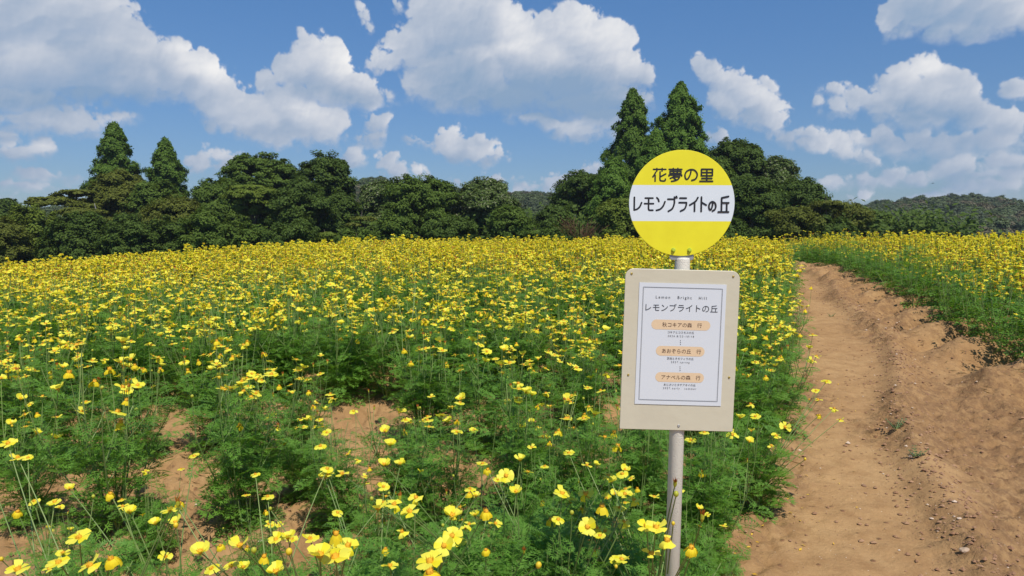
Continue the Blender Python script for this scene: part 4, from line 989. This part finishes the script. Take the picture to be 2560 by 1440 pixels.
TREES = [
 # px, top, width, distance, form, leaves, label, category, name
 (15, 498, 70, 88, 'round', 'dark', "small dark tree far off at the left edge, behind the olive bushes", "tree", "tree"),
 (-110, 520, 200, 62, 'round', 'olive', "olive green tree cut off by the left edge of the view", "tree", "tree"),
 (70, 518, 190, 54, 'bush', 'light', "light olive rounded bush, leftmost in the front row of the wood", "bush", "bush"),
 (10, 545, 130, 50, 'bush', 'olive', "low olive bush at the left edge in front of the light olive one", "bush", "bush"),
 (175, 462, 230, 64, 'layered', 'olive', "spreading olive tree with tiered branches left of the taller left conifer", "tree", "tree"),
 (285, 312, 200, 78, 'conifer', 'conifer', "tall pointed conifer, the taller of the pair on the left", "conifer", "conifer"),
 (412, 352, 190, 78, 'conifer', 'conifer', "shorter blunt-topped conifer of the pair on the left", "conifer", "conifer"),
 (300, 432, 190, 68, 'round', 'olive', "brownish olive tree directly below the taller left conifer", "tree", "tree"),
 (390, 455, 170, 66, 'round', 'mid', "mid green tree below the shorter left conifer", "tree", "tree"),
 (235, 492, 170, 60, 'layered', 'olive', "tiered olive tree with a pale trunk, low beside the taller left conifer", "tree", "tree"),
 (190, 535, 170, 50, 'bush', 'dark', "dark round shrub second from the left in the front row", "shrub", "shrub"),
 (322, 540, 150, 49, 'bush', 'dark', "dark round shrub third from the left in the front row", "shrub", "shrub"),
 (425, 545, 130, 50, 'bush', 'dark', "narrow dark shrub between two rounder ones in the front row", "shrub", "shrub"),
 (512, 528, 150, 49, 'bush', 'mid', "bluish green round shrub in front of the tiered yellow-green tree", "shrub", "shrub"),
 (440, 500, 200, 60, 'round', 'olive', "dull olive tree between the dark shrubs and the left conifers", "tree", "tree"),
 (545, 452, 180, 66, 'round', 'mid', "loose mid green tree left of the broad domed tree", "tree", "tree"),
 (650, 388, 270, 72, 'open', 'mid', "broad domed tree with a loose open crown, tallest left of centre", "tree", "tree"),
 (630, 452, 200, 60, 'layered', 'light', "yellow-green tree with tiered branches in front of the broad domed tree", "tree", "tree"),
 (620, 560, 130, 50, 'bush', 'mid', "low green shrub under the yellow-green tiered tree", "shrub", "shrub"),
 (810, 390, 190, 66, 'round', 'dark', "tall dense dark tree right of the broad domed tree", "tree", "tree"),
 (745, 450, 170, 58, 'round', 'dark', "dark leafy tree in front, between the broad domed tree and the tall dense one", "tree", "tree"),
 (845, 490, 120, 60, 'round', 'dark', "dark tree at the foot of the tall dense one's right side", "tree", "tree"),
 (810, 565, 60, 46, 'layered', 'light', "small light green sapling in the dark shade below the tall dense tree", "sapling", "sapling"),
 (905, 515, 100, 54, 'layered', 'olive', "brownish small tree at the left of the silvery one", "tree", "tree"),
 (955, 458, 150, 66, 'round', 'silver', "tree with silvery pale leaves below the distant brown hillside", "tree", "tree"),
 (1060, 445, 240, 62, 'round', 'mid', "wide rounded green tree in the middle of the wood", "tree", "tree"),
 (985, 545, 120, 50, 'round', 'mid', "low green tree in front of the wide middle tree's left side", "tree", "tree"),
 (1130, 545, 130, 50, 'round', 'dark', "low dark tree in front of the wide middle tree's right side", "tree", "tree"),
 (1210, 450, 190, 64, 'round', 'silver', "rounded tree with pale glints right of the wide middle tree", "tree", "tree"),
 (1270, 520, 120, 56, 'round', 'mid', "smaller tree at the right foot of the glinting rounded tree", "tree", "tree"),
 (1335, 560, 110, 50, 'layered', 'mid', "low bushy tree in the dip where the far hill shows", "tree", "tree"),
 (1385, 515, 110, 60, 'round', 'dark', "dark tree on the right of the dip where the far hill shows", "tree", "tree"),
 (1450, 435, 170, 68, 'round', 'dark', "dark rounded tree left of the two tallest conifers", "tree", "tree"),
 (1450, 538, 60, 46, 'twigs', 'dead', "bare reddish brown shrub left of the sign", "shrub", "bare_shrub"),
 (1582, 228, 215, 72, 'conifer', 'conifer', "tall slim conifer, left one of the pair behind the sign", "conifer", "conifer"),
 (1702, 212, 250, 71, 'conifer', 'conifer_light', "tallest conifer, right one of the pair behind the sign", "conifer", "conifer"),
 (1530, 400, 210, 64, 'conifer', 'conifer_light', "bright green feathery tree left of the round yellow plate", "tree", "tree"),
 (1640, 330, 210, 66, 'conifer', 'conifer_light', "bright feathery tree between the two tallest conifers, behind the plate", "tree", "tree"),
 (1545, 500, 130, 55, 'round', 'light', "light green small tree just left of the round plate's lower half", "tree", "tree"),
 (1640, 480, 190, 56, 'round', 'mid', "mid green tree mostly hidden behind the round plate", "tree", "tree"),
 (1760, 400, 200, 62, 'round', 'mid', "mid green tree behind the plate's upper right edge", "tree", "tree"),
 (1835, 352, 190, 66, 'round', 'dark', "high dark tree right of the tallest conifer", "tree", "tree"),
 (1935, 398, 150, 66, 'round', 'silver', "tree with pale blossom-like glints on the right slope of the wood", "tree", "tree"),
 (1880, 445, 190, 56, 'round', 'dark', "large dark tree immediately right of the round plate", "tree", "tree"),
 (2005, 450, 160, 62, 'round', 'dark', "dark tree lower down the right slope of the wood", "tree", "tree"),
 (2065, 480, 160, 58, 'layered', 'olive', "olive tree on the right slope with tiered branches", "tree", "tree"),
 (1990, 520, 150, 50, 'round', 'olive', "olive tree in front on the right slope above the track's far end", "tree", "tree"),
 (2130, 512, 130, 60, 'round', 'olive', "olive tree near the right end of the wood", "tree", "tree"),
 (2190, 535, 110, 62, 'round', 'mid', "last low tree at the right end of the wood", "tree", "tree"),
 (2090, 550, 130, 50, 'bush', 'dark', "dark bush in front of the olive trees on the right slope", "bush", "bush"),
 (1790, 540, 160, 50, 'bush', 'dark', "dark bush behind the lower edge of the round plate", "bush", "bush"),
 (1400, 570, 120, 46, 'bush', 'dark', "low dark bush left of the bare brown shrub", "bush", "bush"),
 (725, 560, 150, 47, 'bush', 'dark', "dark bush in the deep shade of the tall left-hand trees", "bush", "bush"),
 (890, 575, 130, 46, 'bush', 'mid', "low green bush below the silvery tree", "bush", "bush"),
]
for i, (px, top, w, D, kind, mat, lb, cat, nm) in enumerate(TREES):
    tree(px, top, w, D, kind, mat, lb, cat, nm, seed=i + (300 if i == 4 else 0), bark=M_PALEBARK if i in (9, 24) else None)
def thicket():
    r = np.random.default_rng(77); n = 1500; X = r.uniform(-48, 38, n); Y = r.uniform(60, 68, n) - np.abs(X) * .08; Z = terr(X, Y, False) + r.uniform(0, 3.2, n); c = np.stack([X, Y, Z], -1)
    off = r.normal(0, .7, (n, 40, 3)); P = (c[:, None] + off).reshape(-1, 3); V, F = leaf_cloud(P, np.tile([0, -.5, .8], (len(P), 1)), .30, r)
    tag(link("undergrowth", mesh_from("undergrowth", V, F, [M_T['dark']])), "dark undergrowth filling the gaps low between the trunks of the wood", "undergrowth", kind='stuff')
thicket()

# ------------------------------------------------------------------ far wooded hills
RID = np.array([(-1500, 560), (-600, 545), (0, 530), (500, 505), (700, 485), (850, 462), (905, 456), (945, 452), (1000, 462), (1100, 478), (1200, 484), (1290, 482), (1360, 486), (1500, 510), (1700, 530), (1950, 528), (2150, 517), (2230, 505), (2330, 500), (2440, 498), (2500, 505), (2560, 516), (2750, 530), (3200, 560), (4500, 590)])
def hill_z(x, y):
    x = np.asarray(x, float); y = np.asarray(y, float)
    D = 270.0; px = 1280 + FPX * x / y; el = (598 - np.interp(px, RID[:, 0], RID[:, 1])) / FPX
    ridge = 1.5 + el * D; t = np.clip((y - 130) / (D - 130), 0, 1); b = np.clip((y - D) / 200, 0, 1)
    prof = t * t * (3 - 2 * t) * (1 - b * b * (3 - 2 * b))
    return -.4 + (ridge - 5.2 + .4) * prof + 3 * fbm(x, y, 60, 3, 71) * prof * (1 - t * .8)
def hills():
    ys = np.concatenate([np.linspace(125, 270, 60), np.linspace(275, 480, 30)]); s = np.linspace(-1, 1, 300); Yg, S = np.meshgrid(ys, s, indexing='ij'); X = S * Yg * 1.25; Z = hill_z(X, Yg)
    V = np.stack([X, Yg, Z], -1).reshape(-1, 3); nr, nc = Yg.shape; i = np.arange(nr * nc).reshape(nr, nc); F = np.stack([i[:-1, :-1], i[:-1, 1:], i[1:, 1:], i[1:, :-1]], -1).reshape(-1, 4)
    m = paint("hill_ground", (.05, .06, .03), .95)
    tag(link("hills", mesh_from("hills", V, F, [m], smooth=True)), kind='structure')
    HC = bpy.data.collections.new("hill_sources"); r = np.random.default_rng(9)
    M_H = leafmat("far_green_leaves", (.080, .115, .038), (.125, .160, .055), .15, .6); M_HB = leafmat("far_brown_leaves", (.13, .115, .060), (.18, .155, .085), .1, .7); M_HD = leafmat("far_dark_leaves", (.055, .080, .034), (.090, .115, .045), .15, .6)
    for q in range(9):
        H = r.uniform(4.5, 6.5); rx = r.uniform(1.8, 2.8); blobs = [(0, 0, H * .6, rx * .8, H * .33)] + [(r.uniform(-.6, .6) * rx, r.uniform(-.6, .6) * rx, H * r.uniform(.4, .85), rx * r.uniform(.3, .5), rx * .35) for _ in range(6)]
        (V, F), _ = blob_crown(blobs, r, 80, 46, .62, .24, .6, .2); me = mesh_from("far_tree", V, F, [(M_H, M_H, M_HD, M_H, M_HB, M_HD, M_H, M_HB, M_HD)[q]]); src(me, "h%02d" % q, HC)
    n = 9000; ang = r.uniform(-.80, .80, n); Y = np.sqrt(r.uniform(135 ** 2, 292 ** 2, n)); X = np.tan(ang) * Y; Z = hill_z(X, Y) - .8
    pat = fbm(X, Y, 26, 3, 5); idx = r.integers(0, 9, n); brown = (pat > .18) & (r.random(n) < .65); idx = np.where(brown, np.where(r.random(n) < .5, 4, 7), idx)
    rot = np.zeros((n, 3)); rot[:, 2] = r.random(n) * 6.28; scl = r.uniform(.65, 1.2, n)
    tag(scatter("hill_forest", np.stack([X, Y, Z], -1), rot, scl, idx, HC), "distant green and brown wood covering the low hills beyond the trees", "forest", kind='stuff')
hills()
# ------------------------------------------------------------------ small things on the track
def weed(px, py, D, label, seed, s=1.0):
    rg = random.Random(seed); p = at(px, py, D); e = empty("weed", (p.x, D, float(terr(p.x, D)))); tag(e, label, "weed"); lv = MB(); sv = MB()
    for k in range(7):
        a = rg.random() * 6.28; pts, an, az = curve_stem(rg, (0, 0, -.005), a, 1.0, .07 * s * rg.uniform(.6, 1.2), -.3, 4); sv.tube(pts, .0012, 3, 0, False)
        for j in (1, 2, 3, 4):
            for q in (-1, 1):
                b = az + q * 1.1; L = .017 * s; w = .006 * s; d = np.array([math.cos(b), math.sin(b), .35]); n = np.array([-math.sin(b), math.cos(b), 0]); P = pts[j]
                lv.add([P, P + d * L * .5 + n * w, P + d * L, P + d * L * .5 - n * w], [[0, 1, 2, 3]])
    link("leaves", lv.mesh("leaves", [M_WEED]), e); link("stems", sv.mesh("stems", [M_STEM]), e)
M_WEED = leafmat("weed_leaf", (.06, .12, .04), (.10, .17, .07), .2, .6)
def gdist(px, py):
    lo, hi = 1.0, 30.0
    f = lambda D: at(px, py, D).z - float(terr(at(px, py, D).x, D, False))
    for _ in range(40):
        m = (lo + hi) / 2
        if f(m) > 0: lo = m
        else: hi = m
    return lo
for i, (px, py, lb, s) in enumerate(((2240, 1078, "small green weed on the track, the upright one of the two", 1.0), (2290, 1143, "flat grey-green weed lying on the track nearer the viewer", .9), (2078, 790, "tiny weed on the smooth track beside the left bed, farther up", .8), (2260, 835, "tiny green seedling on the rough side of the track", .6))):
    D = gdist(px, py); weed(px, py, D, lb, 30 + i, s)
def stone(px, py, r_, label, mat, seed):
    D = gdist(px, py); p = at(px, py, D); r = np.random.default_rng(seed); me = bpy.data.meshes.new("stone"); import bmesh
    bm = bmesh.new(); bmesh.ops.create_icosphere(bm, subdivisions=2, radius=1)
    for v in bm.verts: v.co = Vector((v.co.x * 1.2, v.co.y * .85, v.co.z * .5)) * r_ * (1 + .22 * math.sin(v.co.x * 3 + seed) * math.cos(v.co.y * 4))
    bm.to_mesh(me); bm.free(); me.materials.append(mat); o = link("stone", me); o.location = (p.x, D, float(terr(p.x, D)) + r_ * .1); o.rotation_euler = (0, .1, seed); tag(o, label, "stone")
M_STONE = paint("tan_stone", (.46, .33, .22), .85, .5, 40); M_PALE = paint("pale_stone", (.62, .50, .38), .8, .4, 60); M_CLOD = paint("dark_clod", (.27, .15, .085), .95, .6, 40)
for a in ((2412, 1378, .019, "tan squarish stone on the track near the bottom right", M_STONE, 3), (2160, 1214, .012, "dark brown clod on the smooth middle of the track", M_CLOD, 5), (2248, 1375, .006, "small pale stone in the smooth middle of the track near the bottom", M_PALE, 7), (2208, 1185, .006, "tiny pale pebble above the dark clod on the track", M_PALE, 8), (1968, 1248, .012, "round brown clod at the edge of the bed right of the pole", M_CLOD, 9), (2396, 1314, .009, "dark clod in the rough wheel mark at the right", M_CLOD, 11)): stone(*a)
# fallen petals by the bed's edge
mb = MB(); rg = random.Random(3)
for k in range(150):
    y = rg.uniform(2.2, 6); x = float(xl_(y)) + rg.gauss(.02, .22) if k % 3 else rg.uniform(-.7 * y, float(xl_(y)))
    z = float(terr(x, y)) + .004; a = rg.random() * 6.28; L = rg.uniform(.006, .014); w = L * .4; c, s = math.cos(a) * L, math.sin(a) * L
    mb.add([(x - c, y - s, z), (x - s * .4, y + c * .4, z + .003), (x + c, y + s, z + .004), (x + s * .4, y - c * .4, z + .001)], [[0, 1, 2, 3]])
tag(link("fallen_petals", mb.mesh("fallen_petals", [leafmat("fallen_petal", (.75, .42, .03), (.85, .62, .08), .2, .6)])), "yellow and orange petals fallen on the soil beside the bed", "petals", kind='stuff')

# dry stems and leaf litter lying on the soil of the beds
mb = MB(); rg = random.Random(13)
for k in range(2600):
    y = rg.uniform(1.9, 6.0); Lx = float(xl_(y)); x = rg.uniform(-.82 * y, Lx + .1) if k % 4 else float(xr_(y + 2)) + rg.gauss(-.1, .25)
    if k % 4 == 0: y = y + 2
    z = float(terr(x, y)) + .003; a = rg.random() * 6.28
    if k % 3: L, w = rg.uniform(.015, .055), .0011
    else: L, w = rg.uniform(.006, .014), rg.uniform(.002, .004)
    c, s_ = math.cos(a) * L, math.sin(a) * L; n0, n1 = -math.sin(a) * w, math.cos(a) * w; t1, t2 = rg.uniform(0, .01), rg.uniform(0, .012)
    mb.add([(x - c, y - s_, z + t1), (x + n0, y + n1, z + .002 + t2 * .5), (x + c, y + s_, z + t2), (x - n0, y - n1, z)], [[0, 1, 2, 3]])
tag(link("plant_litter", mb.mesh("plant_litter", [leafmat("dry_litter", (.16, .10, .045), (.40, .30, .15), .1, .8, spec=.1)])), "dry stems and leaf scraps lying on the soil between the plants", "plant litter", kind='stuff')

# the small bird crossing the sky on the right
mb = MB(); mb.lathe([(.001, -.11), (.03, -.05), (.042, .02), (.028, .08), (.012, .115), (.001, .14)], 8)
W = np.array([(.02, .05, 0), (.05, .18, .05), (.0, .34, .02), (-.06, .17, .03), (-.04, .04, 0)])
for q in (1, -1):
    w = W * (1, q, 1); mb.add(np.stack([w[:, 2], w[:, 1], w[:, 0]], -1), [[0, 1, 3], [0, 3, 4], [1, 2, 3]])
mb.add([(0, -.02, -.09), (0, .02, -.09), (0, .04, -.19), (0, -.04, -.19)], [[0, 1, 2, 3]])
b = link("bird", mb.mesh("bird", [paint("dark_feathers", (.03, .028, .026), .8)])); b.location = at(2332, 458, 85); b.rotation_euler = (R(20), R(80), R(25)); tag(b, "tiny dark bird flying above the hill on the right", "bird")
# ------------------------------------------------------------------ air
def haze():
    me = bpy.data.meshes.new("haze"); x0, x1, y0, y1, z0, z1 = -760, 760, -9, 506, -7, 48
    V = [(x, y, z) for z in (z0, z1) for y in (y0, y1) for x in (x0, x1)]
    me.from_pydata(V, [], [(0, 2, 3, 1), (4, 5, 7, 6), (0, 1, 5, 4), (2, 6, 7, 3), (0, 4, 6, 2), (1, 3, 7, 5)]); me.update()
    m, nt, N, out = newmat("haze_air"); v = N('ShaderNodeVolumePrincipled'); v.inputs['Color'].default_value = (.80, .88, 1, 1); v.inputs['Density'].default_value = .0003; v.inputs['Anisotropy'].default_value = .2
    nt.links.new(v.outputs[0], out.inputs['Volume']); me.materials.append(m)
    tag(link("haze", me), "thin bluish air between the field and the far hills", "haze", kind='stuff')
haze()
